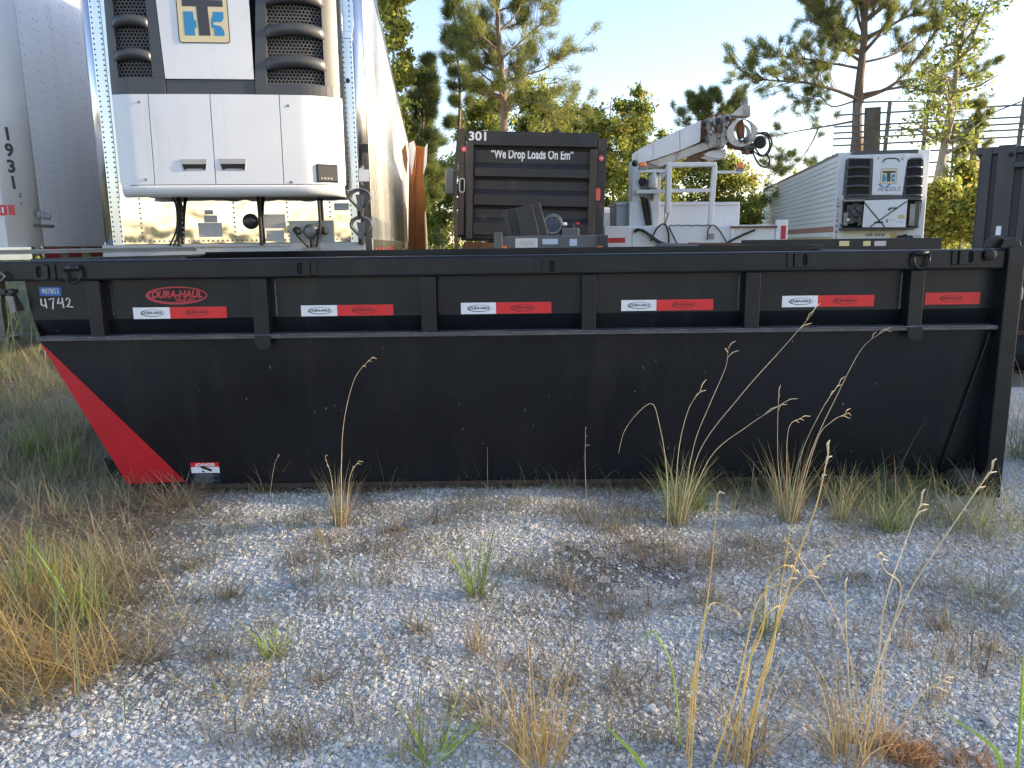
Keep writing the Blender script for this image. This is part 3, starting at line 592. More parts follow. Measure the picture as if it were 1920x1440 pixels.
for side in (0, 1):
    if side == 0: xo0, xo1 = ux(207, 176), ux(193, 0); xi0, xi1 = cpL0-g, cpL1-g; mu0, mu1 = 221, 288; mt0, mt1 = 210, 274; bars = ((29, 50), (92, 112)); bot = 147
    else: xo0, xo1 = ux(634, 180), ux(626, 0); xi0, xi1 = cpR0+g, cpR1+g; mu0, mu1 = 501, 608; mt0, mt1 = 499, 600; bars = ((40, 64), (101, 125)); bot = 157
    zt_, zb_ = uz(390, 0), uz(390, 176)
    ext = lambda p0, p1: p0+(p1-p0)*(ZUT-zb_)/(zt_-zb_)
    xo_t, xi_t = ext(xo0, xo1), ext(xi0, xi1)
    m_o0, m_i0 = (ux(mu0, bot), ux(mu1, bot)) if side == 0 else (ux(mu1, bot), ux(mu0, bot))
    m_o1, m_i1 = (ux(mt0, 0), ux(mt1, 0)) if side == 0 else (ux(mt1, 0), ux(mt0, 0))
    zbot = uz(390, bot); kk = (ZUT-zbot)/(uz(390, 0)-zbot); m_ot, m_it = m_o0+(m_o1-m_o0)*kk, m_i0+(m_i1-m_i0)*kk
    lerp = lambda p0, p1, z: p0+(p1-p0)*(z-zbot)/(ZUT-zbot)
    # frame: foot, outer stile, inner stile
    lo, hi = sorted((xo0, xi0)); fr = cowl('grille_frame', lo, hi, ZM+g, lo, hi, zbot, DGREY, off=0.0, th=0.05)
    for (e0, e1, f0, f1, n_) in ((xo0, m_o0, xo_t, m_ot, 'outer_stile'), (m_i0, xi0, m_it, xi_t, 'inner_stile')):
        a0, a1 = sorted((e0, e1)); t0, t1 = sorted((f0, f1)); cowl(n_, a0, a1, zbot+0.001, t0, t1, ZUT, DGREY, off=0.0, nu=6, th=0.05, parent=fr)
    blo, bhi = sorted((m_o0, m_i0)); bkl, bkh = sorted((m_ot, m_it))
    cowl('grille_backing', min(blo, bkl)-0.02, max(bhi, bkh)+0.02, zbot-0.01, min(blo, bkl)-0.02, max(bhi, bkh)+0.02, ZUT-0.02, SHADE_BLACK, off=0.085, th=0.01, parent=fr)
    hexmesh(fr, min(blo, bkl)-0.01, max(bhi, bkh)+0.01, zbot, ZUT-0.03, 0.055)
    zs = [(uz(390, b1), uz(390, b0)) for b0, b1 in bars]; st_ = zs[1][0]-zs[0][0]; zs += [(zs[0][0]-st_*k, zs[0][1]-st_*k) for k in (1, 2, 3)]
    for z0_, z1_ in zs:
        if z1_ > ZUT: continue
        a0, a1 = sorted((lerp(m_o0, m_ot, z0_), lerp(m_i0, m_it, z0_))); 
        if side == 0: a0 -= 0.02
        else: a1 += 0.02
        def lf(p, q, a0=a0, a1=a1, z0_=z0_, z1_=z1_):
            x = a0+(a1-a0)*p; sag = -0.03*(2*p-1)**2*(1 if side else 1); t = rad(-80+160*q)
            return (x, plan(x)+0.01-0.045*math.cos(t)*(1-0.6*abs(2*p-1)**3), (z0_+z1_)/2+sag+(z1_-z0_)/2*math.sin(t))
        m = MB(); m.sheet(lf, 12, 6, (0, 0.03, 0)); m.build('louvre_bar', DGREY, fr, smooth=True)
# unit maker badge
BADGE = pm('badge_tan', (0.62, 0.54, 0.34), 0.5, var=0.04); BBLUE = pm('badge_blue', (0.03, 0.22, 0.44), 0.45, var=0.05); BDARK = pm('badge_charcoal', (0.045, 0.045, 0.055), 0.5)
def tkbadge(parent, x0, x1, z0, z1, y, top=None):
    w, h = x1-x0, z1-z0; e = 0.0012*max(1, w/0.45)
    m = MB(); m.prism(rrect(x0-w*0.02, x1+w*0.02, z0-w*0.02, z1+w*0.02, w*0.07), y-e, y); bd = m.build('maker_badge', BDARK, parent)
    m = MB(); m.prism(rrect(x0, x1, z0, z1, w*0.055), y-2*e, y-e*1.01); m.build('badge_field', BADGE, bd)
    X = lambda a: x0+a*w; Zz = lambda b: z0+b*w
    ink = lambda P, mat: MB().prism([(X(p), Zz(q)) for p, q in P], y-3*e, y-2.01*e).build('badge_letter', mat, bd)
    ink([(0.10, 0.70), (0.92, 0.70), (0.92, 0.83), (0.10, 0.83)], BDARK)
    ink([(0.40, 0.13), (0.63, 0.13), (0.61, 0.699), (0.38, 0.699)], BDARK)
    ink([(0.11, 0.13), (0.32, 0.13), (0.32, 0.28), (0.36, 0.28), (0.36, 0.42), (0.32, 0.44), (0.31, 0.60), (0.11, 0.60)], BBLUE)
    ink([(0.71, 0.13), (0.92, 0.13), (0.91, 0.24), (0.85, 0.32), (0.71, 0.345)], BBLUE)
    ink([(0.66, 0.30), (0.71, 0.26), (0.71, 0.55), (0.66, 0.44)], BBLUE)
    ink([(0.71, 0.40), (0.87, 0.40), (0.92, 0.47), (0.92, 0.60), (0.71, 0.60)], BBLUE)
    if top: text('badge_number', top, bd, ((x0+x1)/2, y-2.6*e, Zz(1.02)), w*0.27, BDARK, bold=w*0.006, ext=0.0004)
    return bd
x0, z1b, x1, z0b = ux(340, 80), uz(340, 0), ux(432, 82), uz(386, 81)
tkbadge(centre, x0, x1, z0b, z0b+(x1-x0)*1.22, plan((x0+x1)/2)-0.001, 'S600')
# ---- things on the polished nose
for u0, u1, v0, v1 in ((383, 399, 394, 402), (382, 407, 404, 417), (371, 417, 418, 444), (493, 536, 402, 428), (499, 533, 432, 452)):
    plate(u0, u1, v0, v1, -0.008, GREYSTK, 'label_plate', th=0.007)
plate(541, 627, 414, 455, -0.025, pm('glad_plate', (0.26, 0.27, 0.28), 0.4, metal=0.5), 'connector_plate', th=0.02, bevel=0.004)
x, z = rp(583, 434, -0.04); m = MB(); m.tube([(x, -0.024, z), (x, -0.06, z), (x, -0.075, z)], [0.075, 0.07, 0.04], 16); cn = m.build('power_socket', DULL, reef, smooth=True)
for du in (556, 607):
    x, z = rp(du, 432, -0.05); m = MB(); m.tube([(x, -0.024, z), (x, -0.06, z+0.005), (x+0.02, -0.08, z-0.03)], [0.03, 0.035, 0.022], 10); m.build('air_coupling', RUBBER, reef, smooth=True)
x, z = rp(469, 415, -0.03); m = MB(); m.tube([(x, -0.002, z), (x, -0.03, z), (x, -0.045, z)], [0.075, 0.072, 0.03], 20); m.build('marker_lamp', pm('smoked_lens', (0.03, 0.028, 0.028), 0.25), reef, smooth=True)
def hose(parent, pts, r, mat=RUBBER, name='hose', yv=-0.06):
    P = [Vector((*[rp(u, v, y)[0]], y, rp(u, v, y)[1])) for u, v, y in pts]
    Q = []
    for i in range(len(P)-1):
        p0, p1, p2, p3 = P[max(i-1, 0)], P[i], P[i+1], P[min(i+2, len(P)-1)]
        for k in range(5):
            t = k/5; Q.append(0.5*((2*p1)+(p2-p0)*t+(2*p0-5*p1+4*p2-p3)*t*t+(3*p1-3*p2+p3-p0)*t**3))
    Q.append(P[-1]); m = MB(); m.tube(Q, r, 8); return m.build(name, mat, parent, smooth=True)
hose(reef, [(336, 366, -0.1), (337, 400, -0.06), (337, 430, -0.05), (336, 462, -0.05)], 0.018)
hose(reef, [(322, 366, -0.1), (331, 390, -0.08), (331, 430, -0.08), (318, 460, -0.06)], 0.009)
hose(reef, [(330, 366, -0.12), (334, 400, -0.09), (332, 440, -0.09), (326, 462, -0.06)], 0.007)
hose(reef, [(484, 368, -0.1), (487, 400, -0.05), (489, 430, -0.05), (491, 460, -0.05)], 0.018)
hose(reef, [(597, 371, -0.1), (599, 400, -0.09), (600, 430, -0.09), (593, 465, -0.06)], 0.014)
hose(reef, [(556, 440, -0.08), (565, 450, -0.1), (580, 466, -0.06)], 0.010)
hose(reef, [(584, 445, -0.07), (585, 455, -0.07), (586, 466, -0.06)], 0.020)
plate(568, 604, 464, 474, -0.08, DULL, 'hose_bracket', th=0.05, bevel=0.004)
plate(626, 654, 381, 394, -0.02, pm('hood_grey', (0.35, 0.37, 0.42), 0.4), 'small_cover', th=0.018, bevel=0.004)
# spare gladhand paddles on the corner trim
for v0, v1 in ((355, 404), (407, 456)):
    ox = 674 if v0 < 400 else 676; y = -0.05
    cx, zt = rp(ox, v0, y); _, zb = rp(ox, v1, y); h = zt-zb; w = 0.098
    loop = [(cx-w*0.25, zb+h*0.30)]+[(cx+w*math.cos(rad(t)), zt-h*0.30+h*0.30*math.sin(rad(t))) for t in range(190, -11, -20)]+[(cx+w*0.25, zb+h*0.30)]
    m = MB(); m.tube([(a_, y, b_) for a_, b_ in loop], 0.014, 8); pd = m.build('gladhand_paddle', pm('paddle_grey', (0.08, 0.09, 0.11), 0.4, var=0.1), reef, smooth=True)
    m = MB(); m.prism([(cx-w*0.36, zb+h*0.16), (cx+w*0.36, zb+h*0.16), (cx+w*0.25, zb+h*0.40), (cx+w*0.40, zt-h*0.20), (cx-w*0.40, zt-h*0.20), (cx-w*0.25, zb+h*0.40)], y-0.012, y+0.012); m.build('paddle_web', MATS['paddle_grey'], pd, bevel=0.003)
    m = MB(); m.cyl((cx, y, zb-0.01), (cx, y, zb+h*0.16), 0.032, 12); m.build('paddle_foot', RUBBER, pd)
plate(677, 691, 270, 286, -0.02, INK, 'corner_marker', th=0.012)
plate(672, 692, 318, 340, -0.02, TAPEW, 'corner_sticker', th=0.010)
x0, z1 = rp(632, -20, -0.02); x1, z0 = rp(664, 72, -0.02); m = MB(); m.ring(rect_loop((x0+x1)/2, (z0+z1)/2, (x1-x0)/2, (z1-z0)/2), rect_loop((x0+x1)/2, (z0+z1)/2+0.02, (x1-x0)/2-0.03, (z1-z0)/2-0.04), -0.022, -0.013); m.build('document_frame', ALU, reef, bevel=0.002)
x, z = rp(652, 151, -0.02); m = MB(); m.cyl((x, -0.03, z), (x, 0.0, z), 0.02, 12); m.build('rubber_stop', RUBBER, reef)
x, z = rp(635, 97, -0.02); m = MB(); m.cyl((x, -0.03, z), (x, 0.0, z), 0.014, 12); m.build('rubber_stop', RUBBER, reef)
landing_gear(reef, 2.6); axle_wheels(reef, 12.8)
# torn orange panels standing against its rear end
ORW = pm('torn_orange_board', (0.42, 0.13, 0.03), 0.7, var=0.35, vs=5, col2=(0.52, 0.20, 0.05), streak=((0.10, 0.04, 0.02), (6, 6, 0.8), 0.5, 0.75, 0.8), bump=0.4)
p = at(786, 455, 17.2); OB = Frame((p.x, p.y, 0)); bx = thing('torn_panel_stack', 'torn orange-brown panels bent upright beside the reefer trailer end', 'debris', OB.o)
def opoly(P, y0, y1, name, mat):
    m = MB(); m.prism([OB.px(u, v, 0) for u, v in P], y0, y1); return m.build(name, mat, bx, bevel=0.006)
opoly([(776, 272), (798, 276), (799, 300), (794, 330), (797, 372), (795, 430), (797, 480), (770, 480), (772, 350)], 0, 0.05, 'orange_board', ORW)
opoly([(768, 285), (779, 268), (781, 300), (776, 350), (779, 420), (776, 480), (766, 480), (767, 360)], -0.10, -0.06, 'orange_board', ORW)
opoly([(798, 278), (803, 270), (801, 310), (795, 330)], -0.16, -0.14, 'splinter', WHITE_DIRTY)
opoly([(769, 270), (778, 266), (781, 280), (774, 330), (769, 300)], -0.2, -0.17, 'splinter', WHITE_DIRTY)
opoly([(757, 285), (764, 272), (768, 300), (766, 330), (760, 310)], -0.3, -0.27, 'splinter', RUST)
# ================================================================ DUMP TRUCK 301
p = at(994, 455, 12.6); TF = Frame((p.x, p.y, 0), rad(-1.5))
tr = thing('dump_truck', 'rusty black dump truck seen from behind, white 301 and slogan on its tailgate', 'truck', TF.o, TF.rz)
TB = pm('truck_black_paint', (0.020, 0.020, 0.024), 0.5, var=0.3, vs=3, bump=0.1, bs=60, streak=((0.15, 0.075, 0.05), (5, 5, 2.0), 0.58, 0.78, 0.75))
TBR = pm('truck_brown_post', (0.048, 0.040, 0.034), 0.6, var=0.35, vs=4, streak=((0.18, 0.08, 0.04), (9, 9, 2), 0.6, 0.8, 0.7))
tr.rotation_euler = (0, rad(2.0), TF.rz); tr.location.x -= 2.1*math.sin(rad(2.0))
def tbox(u0, u1, v0, v1, y0, y1, mat, name, parent=tr, bevel=0.01):
    x0, z1 = TF.px(u0, v0, y0); x1, z0 = TF.px(u1, v1, y0); m = MB(); m.box(x0, x1, y0, y1, z0, z1); return m.build(name, mat, parent, bevel=bevel)
tbox(857, 873, 246, 445, -0.06, 0.18, TBR, 'rear_post'); tbox(1119, 1134, 256, 445, -0.06, 0.18, TB, 'rear_post')
tbox(873.5, 1118.5, 249, 272, -0.05, 0.15, TB, 'top_beam')
tg = tbox(880, 1113, 266, 448, 0.03, 0.08, TB, 'tailgate')
tbox(872.5, 889, 270, 452, -0.08, 0.02, TBR, 'gate_stile', tg); tbox(1105, 1118, 276, 452, -0.08, 0.02, TBR, 'gate_stile', tg)
for v0, v1 in ((311, 330), (361, 384), (414, 440)):                      # horizontal ribs, boxed and sloping
    x0, zt = TF.px(890, v0, 0.0); x1, zb = TF.px(1104, v1, -0.05)
    m = MB(); m.add([(x0, 0.029, zt+0.03), (x1, 0.029, zt+0.03), (x1, -0.05, zt-0.06), (x0, -0.05, zt-0.06), (x0, -0.05, zb), (x1, -0.05, zb), (x0, 0.029, zb), (x1, 0.029, zb)],
                    [(0,1,2,3),(3,2,5,4),(4,5,7,6),(6,7,1,0),(0,3,4,6),(1,7,5,2)]); m.build('gate_rib', TB, tg)
for v0, v1 in ((273, 281), (327, 338), (381, 392)):
    tbox(890, 1104, v0, v1, 0.0255, 0.0295, SHADE_BLACK, 'gate_gap', tg, 0)  # flat dark strips paint the shade of gaps; nothing is cut
L_, W_ = 4.6, TF.px(1134, 300, 0)[0]; xl = TF.px(857, 300, 0)[0]; zt = TF.px(990, 250, 0)[1]; zb = TF.px(990, 448, 0)[1]
for x0, x1 in ((xl, xl+0.05), (W_-0.05, W_)):
    m = MB(); m.box(x0+0.004, x1-0.004, 0.181, L_, zb, zt-0.03); m.build('body_side', TB, tr)
    for k in range(6):
        xs = x0-0.05 if x0 < 0 else x1+0.001
        m = MB(); m.box(xs, xs+0.049, 0.6+0.7*k, 0.72+0.7*k, zb, zt-0.05); m.build('side_rib', TB, tr)
m = MB(); m.box(xl+0.05, W_-0.05, 0.1, L_, zb-0.05, zb); m.build('body_floor', TB, tr)
m = MB(); m.box(xl, W_, L_, L_+0.08, zb, zt+0.1); m.build('front_board', TB, tr)
m = MB(); m.box(xl+0.1, W_-0.8, L_-0.4, L_-0.002, zt+0.02, zt+0.08); m.build('cab_guard', TB, tr)
m = MB(); m.box(xl+0.2, W_-0.2, L_+0.2, L_+2.2, 0.7, 2.6); cb = m.build('cab', TB, tr, bevel=0.1)
x, z = TF.px(842, 345, 3.0); m = MB(); m.box(x-0.09, x+0.10, 3.0, 3.08, z-0.26, z+0.24); m.build('side_mirror', pm('mirror_grey', (0.16, 0.18, 0.19), 0.4), tr, bevel=0.03)
x, z = TF.px(1041, 252, 2.0); m = MB(); m.tube([(x, 2.0, z-0.6), (x, 2.0, z+0.03), (x+0.05, 2.0, z+0.08)], [0.09, 0.09, 0.05], 12); m.build('exhaust_stack', SHADE_BLACK, tr, smooth=True)
for u, v in ((868, 284), (1126, 292)):
    x, z = TF.px(u, v, -0.07); m = MB(); m.cyl((x, -0.085, z), (x, -0.05, z), 0.045, 16); q = m.build('tail_light', RED_LENS, tr)
    m = MB(); m.cyl((x, -0.088, z), (x, -0.084, z), 0.014, 10); m.build('lens_centre', TAPEW, q)
x, z = TF.px(866.5, 352, -0.07); m = MB(); m.ring(slot(x, z, 0.045, 0.115), slot(x, z, 0.030, 0.098), -0.072, -0.0605); q = m.build('light_ring', pm('ring_white', (0.5, 0.48, 0.44), 0.5), tr)
m = MB(); m.prism(slot(x, z, 0.029, 0.097), -0.064, -0.0605); m.build('light_hole', SHADE_BLACK, q)  # dark oval paints the shade inside the light ring
x, z = TF.px(1122, 360, -0.07); m = MB(); m.prism(slot(x, z, 0.036, 0.1), -0.085, -0.0605); m.build('tail_light', RED_LENS, tr)
x, z = TF.px(894, 259.5, -0.052); text('fleet_number', '301', tr, (x, -0.0525, z), 0.185, TAPEW, bold=0.004, sx=1.15)
x, z = TF.px(996, 290, 0.029); text('slogan', '\u201cWe Drop Loads On Em\u201d', tg, (x, 0.0275, z), 0.195, TAPEW, bold=0.005, sx=0.63)
m = MB(); m.box(xl+0.5, W_-0.5, 0.3, L_+2, 0.75, zb-0.06); m.build('chassis', RUST, tr)
m = MB(); m.box(xl+0.1, W_-0.1, 0.05, 0.25, zb-0.32, zb-0.07); m.build('rear_sill', RUST, tr, bevel=0.01)
for yy in (1.2, 2.5):
    for s, xx in ((-1, xl+0.3), (1, W_-0.3)):
        m = MB(); m.cyl((xx-0.25, yy, 0.5), (xx+0.25, yy, 0.5), 0.5, 22); w = m.build('wheel', RUBBER, tr, bevel=0.03)
        m = MB(); m.cyl((xx+s*0.24, yy, 0.5), (xx+s*0.262, yy, 0.5), 0.26, 16); m.build('rim', RUST, w)

# ================================================================ grey equipment trailer in front of it, and its load
p = at(1035, 460, 8.8); EF = Frame((p.x, p.y, 0)); GREYP = pm('grey_steel_paint', (0.10, 0.105, 0.11), 0.5, var=0.15, vs=5, streak=((0.2, 0.19, 0.17), (7, 7, 2), 0.6, 0.8, 0.4))
eq = thing('utility_trailer', 'low grey steel utility trailer with stickers on its end board', 'trailer', EF.o)
def ebox(u0, u1, v0, v1, y0, y1, mat, name, parent=eq, bevel=0.005):
    x0, z1 = EF.px(u0, v0, y0); x1, z0 = EF.px(u1, v1, y0); m = MB(); m.box(x0, x1, y0, y1, z0, z1); return m.build(name, mat, parent, bevel=bevel)
x0, z1 = EF.px(930, 443, 0); x1, _ = EF.px(1133, 443, 0)
m = MB(); m.box(x0, x1, 0.0, 0.06, 0.62, z1); eb = m.build('end_board', GREYP, eq, bevel=0.006)
for xx in (x0, x1-0.05):
    m = MB(); m.box(xx+0.001, xx+0.049, 0.061, 2.6, 0.62, z1-0.01); m.build('side_board', GREYP, eq, bevel=0.005)
m = MB(); m.box(x0, x1, 0.062, 2.6, 0.55, 0.619); m.build('bed', GREYP, eq)
ebox(926, 942, 436, 475, -0.05, -0.002, GREYP, 'end_post'); ebox(1122, 1140, 441, 475, -0.05, -0.002, BLACK2, 'end_post')
ebox(966, 1008, 447, 464, -0.006, -0.001, pm('notice_paper', (0.62, 0.62, 0.58), 0.7, var=0.12, vs=40), 'printed_notice', eb, 0)
ebox(1017, 1046, 448, 458, -0.006, -0.001, pm('notice_blue', (0.45, 0.55, 0.66), 0.6, var=0.1, vs=50), 'printed_notice', eb, 0); ebox(1068, 1082, 448, 461, -0.006, -0.001, MATS['notice_blue'], 'printed_notice', eb, 0)
for k in range(9): ebox(975+3.2*k, 976.2+3.2*k, 451, 460, -0.008, -0.0065, GREYSTK, 'print_line', eb, 0)
ebox(941, 950, 461, 474, -0.02, -0.001, ORANGE_LENS, 'amber_light'); ebox(1119, 1130, 462, 474, -0.07, -0.051, ORANGE_LENS, 'amber_light')
for s, xx in ((-1, x0-0.12), (1, x1+0.12)):
    m = MB(); m.cyl((xx-0.1, 1.4, 0.36), (xx+0.1, 1.4, 0.36), 0.36, 20); w = m.build('wheel', RUBBER, eq, bevel=0.02)
# load
LP = thing('ribbed_panel', 'bent black ribbed steel panel leaning in the grey utility trailer', 'panel', EF.o)
for (P, y0, y1) in (([(942, 396), (950, 393), (962, 441), (953, 442)], 0.22, 0.26), ([(950, 393), (966, 390), (978, 441), (962, 441)], 0.27, 0.30), ([(966, 390), (998, 383), (1014, 441), (978, 441)], 0.21, 0.25), ([(998, 383), (1012, 379), (1030, 441), (1014, 441)], 0.24, 0.32)):
    m = MB(); m.prism([EF.px(u, v+8 if v > 430 else v, y0) for u, v in P], y0, y1); m.build('panel_fold', BLACK2, LP, bevel=0.006)
fan = thing('fan_housing', 'round blue-grey fan housing beside the leaning ribbed panel', 'fan', EF.o)
x, z = EF.px(1036, 421, 0.4)
m = MB(); m.cyl((x, 0.40, z), (x, 0.50, z), 0.125, 24); m.box(x-0.1, x+0.1, 0.40, 0.5, 0.62, z-0.08); m.build('housing', pm('fan_blue', (0.06, 0.08, 0.12), 0.5, var=0.4, vs=12, streak=((0.35, 0.2, 0.14), (9, 9, 9), 0.56, 0.7, 0.7)), fan, bevel=0.01)
m = MB(); m.ring(oval(x, z, 0.11, 0.11), oval(x, z, 0.09, 0.09), 0.385, 0.399); m.build('rim_ring', DULL, fan)
bag = thing('tool_bin', 'small dark tool bin with red and white handles on the grey trailer', 'bin', EF.o)
def bb(u0, u1, v0, v1, y0, y1, mat, name):
    x0, z1 = EF.px(u0, v0, y0); x1, z0 = EF.px(u1, v1, y0); m = MB(); m.box(x0, x1, y0, y1, z0, z1); m.build(name, mat, bag, bevel=0.008)
bb(1054, 1086, 428, 448, 0.30, 0.5, GREYP, 'bin_body'); bb(1062, 1076, 420, 427.9, 0.32, 0.46, RUBBER, 'bin_lid')
bb(1056, 1063, 417, 423, 0.26, 0.29, TAPEW, 'handle'); bb(1079, 1086, 417, 421, 0.26, 0.29, RED, 'handle')

# ================================================================ DIGGER DERRICK TRUCK
p = at(1300, 455, 14.2); KF = Frame((p.x, p.y, 0))
dk = thing('boom_truck', 'white utility boom truck with raised rusty boom and amber beacons', 'truck', KF.o)
def kbox(u0, u1, v0, v1, y0, y1, mat, name, parent=dk, bevel=0.01, zb=None):
    x0, z1 = KF.px(u0, v0, y0); x1, z0 = KF.px(u1, v1, y0); m = MB(); m.box(x0, x1, y0, y1, zb if zb else z0, z1); return m.build(name, mat, parent, bevel=bevel)
def kp(u, v, y): x, z = KF.px(u, v, y); return (x, y, z)
def kpoly(P, y0, y1, mat, name, parent=dk, bevel=0.01):
    m = MB(); m.prism([KF.px(u, v, y0) for u, v in P], y0, y1); return m.build(name, mat, parent, bevel=bevel)
bed = kbox(1133, 1475, 425, 472, 0.0, 2.4, WHITE_DIRTY, 'bed', zb=0.8)
kbox(1133, 1183, 424, 470, -0.10, -0.001, WHITE_DIRTY, 'bed_corner')
kbox(1139, 1172, 446, 455, -0.108, -0.1015, RED, 'red_tape'); kbox(1186, 1370, 426, 470, -0.03, -0.0005, WHITE_DIRTY, 'bed_panel')
kbox(1374, 1456, 428, 470, -0.03, -0.0005, WHITE_DIRTY, 'bed_panel')
kbox(1371, 1376, 420, 462, -0.05, -0.031, WHITE_DIRTY, 'bed_post'); kbox(1456, 1475, 412, 470, -0.06, -0.001, WHITE_DIRTY, 'bed_post')
kbox(1465, 1473, 423, 448, -0.07, -0.061, RED, 'red_tape')
kbox(1372, 1458, 424, 426.5, -0.10, -0.032, RUST, 'bed_edge')
for u0, u1 in ((1156, 1245), (1247, 1335), (1337, 1386)):
    b_ = kbox(u0, u1, 383, 425, 0.8, 1.8, WHITE_DIRTY, 'tool_box'); kbox(u0-1, u1+1, 379, 384, 0.75, 1.85, WHITE_DIRTY, 'box_lid', b_)
kbox(1180, 1236, 378, 425, 0.35, 0.75, WHITE_DIRTY, 'pedestal_base')
kbox(1186, 1199, 300, 379, 0.5, 0.95, WHITE_DIRTY, 'turret_plate'); kbox(1226, 1238, 330, 379, 0.5, 0.95, WHITE_DIRTY, 'turret_plate')
kbox(1199.5, 1225, 335, 372, 0.6, 0.9, pm('white_oily', (0.45, 0.45, 0.45), 0.5, var=0.3, streak=((0.08, 0.07, 0.06), (8, 8, 3), 0.5, 0.7, 0.8)), 'winch_drum')
for u, v, r in ((1206, 340, 0.07), (1226, 340, 0.09), (1225, 354, 0.08)):
    m = MB(); a_ = kp(u, v, 0.40); m.cyl(a_, (a_[0], 0.59, a_[2]), r, 14); m.build('control_valve', DULL if u > 1210 else RUBBER, dk, bevel=0.01)
m = MB(); m.tube([kp(1224, 352, 0.38), kp(1225, 332, 0.38), kp(1227, 322, 0.38)], [0.09, 0.08, 0.02], 10); m.build('nozzle', WHITE_DIRTY, dk, smooth=True)
kbox(1192, 1248, 356, 362, 0.25, 0.39, WHITE_DIRTY, 'step_plate', bevel=0.004)
# U-shaped frame
kbox(1251, 1258, 306, 400, -0.02, 0.10, WHITE_DIRTY, 'rack_post', bevel=0.012); m = MB(); m.beam(kp(1340, 310, 0.04), kp(1331, 425, 0.04), 0.085, 0.1, (0, 1, 0)); m.build('rack_post', WHITE_DIRTY, dk, bevel=0.012)
m = MB(); m.beam(kp(1253, 400, 0.04), kp(1245, 425, 0.04), 0.03, 0.03); m.build('rack_brace', DULL, dk)
kbox(1251, 1344, 304.5, 312, -0.025, 0.11, WHITE_DIRTY, 'rack_top', bevel=0.015); kbox(1258.5, 1335, 354, 360, 0.0, 0.06, WHITE_DIRTY, 'rack_rung', bevel=0.008)
kbox(1198, 1250.5, 318, 323, 0.02, 0.09, WHITE_DIRTY, 'light_bar', bevel=0.006); kbox(1344.5, 1394, 320, 324.5, 0.02, 0.09, WHITE_DIRTY, 'light_bar', bevel=0.006)
for u0, u1, v0, v1 in ((1198, 1213, 304, 313), (1382, 1395, 305, 316)):
    kbox(u0, u1, v1, v1+4.8, 0.0, 0.10, DULL, 'beacon_base', bevel=0.005); kbox(u0+0.5, u1-0.5, v0, v1-0.1, 0.01, 0.09, ORANGE_LENS, 'amber_beacon', bevel=0.02)
m = MB(); a_ = kp(1191, 306, 0.0); m.tube([(a_[0], -0.02, a_[2]), (a_[0], 0.03, a_[2]), (a_[0], 0.08, a_[2])], [0.04, 0.06, 0.02], 12); m.build('work_light', RUBBER, dk, smooth=True)
# boom
kpoly([(1196, 281), (1224, 267), (1224, 300), (1196, 307)], 0.35, 1.05, WHITE_DIRTY, 'boom_outer'); kpoly([(1224.5, 267), (1274, 243), (1275, 282), (1224.5, 300)], 0.35, 1.05, WHITE_DIRTY, 'boom_outer'); kpoly([(1274.7, 243), (1315, 225), (1313, 266), (1275.5, 282)], 0.35, 1.05, WHITE_DIRTY, 'boom_outer')
kpoly([(1214, 305), (1325, 265), (1330, 279), (1248, 308), (1240, 313)], 0.42, 0.95, pm('boom_cream', (0.52, 0.49, 0.44), 0.5, var=0.1, streak=((0.15, 0.09, 0.05), (5, 5, 3), 0.55, 0.75, 0.8)), 'boom_inner')
kpoly([(1313, 231), (1318, 228), (1326, 262), (1312, 265)], 0.45, 0.95, RUST, 'boom_mouth')
m = MB(); m.cyl(kp(1228, 340, 0.7), kp(1262, 302, 0.7), 0.07, 14); m.build('lift_cylinder', pm('chrome_dirty', (0.45, 0.44, 0.42), 0.3, metal=0.8), dk)
m = MB(); m.cyl(kp(1290, 300, 0.5), kp(1340, 280, 0.5), 0.05, 10); m.build('lift_cylinder', RUST, dk)
kpoly([(1318, 290), (1330, 283), (1361, 279), (1361, 295), (1345, 297)], 0.45, 0.9, WHITE_DIRTY, 'boom_shoe')
kpoly([(1283, 300), (1290, 296), (1312, 298), (1310, 303), (1290, 303)], 0.4, 0.6, RUST, 'boom_shoe')
WR = pm('white_rusty', (0.50, 0.48, 0.45), 0.55, var=0.15, vs=6, streak=((0.13, 0.07, 0.04), (5, 5, 2.5), 0.47, 0.64, 0.9))
kpoly([(1326, 228), (1341, 216), (1345, 240), (1344, 272), (1336, 280), (1328, 276)], 0.40, 0.85, WR, 'boom_head'); kpoly([(1345.5, 220), (1352, 214), (1355, 236), (1352, 276), (1346, 276)], 0.34, 0.80, WR, 'boom_head')
kpoly([(1355, 216), (1366, 213), (1371, 222), (1366, 250), (1366, 262), (1358, 276), (1352, 276)], 0.28, 0.75, WR, 'boom_head')
kpoly([(1316, 226), (1344, 212), (1356, 211), (1352, 216), (1318, 232)], 0.5, 0.7, RUST, 'head_strut')
rc = KF.px(1393, 243, 0.2); m = MB(); m.ring(oval(rc[0]-0.02, rc[1]-0.06, 0.27, 0.24, 28), oval(rc[0], rc[1]-0.02, 0.165, 0.19, 28), 0.18, 0.24); m.build('pole_ring', WR, dk, bevel=0.006)
m = MB(); m.ring(oval(rc[0]-0.02, rc[1]-0.06, 0.26, 0.23, 28), oval(rc[0], rc[1]-0.02, 0.17, 0.19, 28), 0.50, 0.55); m.build('pole_ring', WR, dk, bevel=0.006)
kpoly([(1374, 215), (1398, 194), (1407, 198), (1408, 218), (1376, 217)], 0.2, 0.5, WR, 'ring_bracket'); kpoly([(1392, 190), (1401, 184), (1404, 195), (1396, 200)], 0.3, 0.4, DULL, 'ring_tip')
kpoly([(1386, 226), (1393, 222), (1397, 240), (1396, 258), (1388, 262), (1384, 245)], 0.3, 0.45, RUST, 'pole_guide')
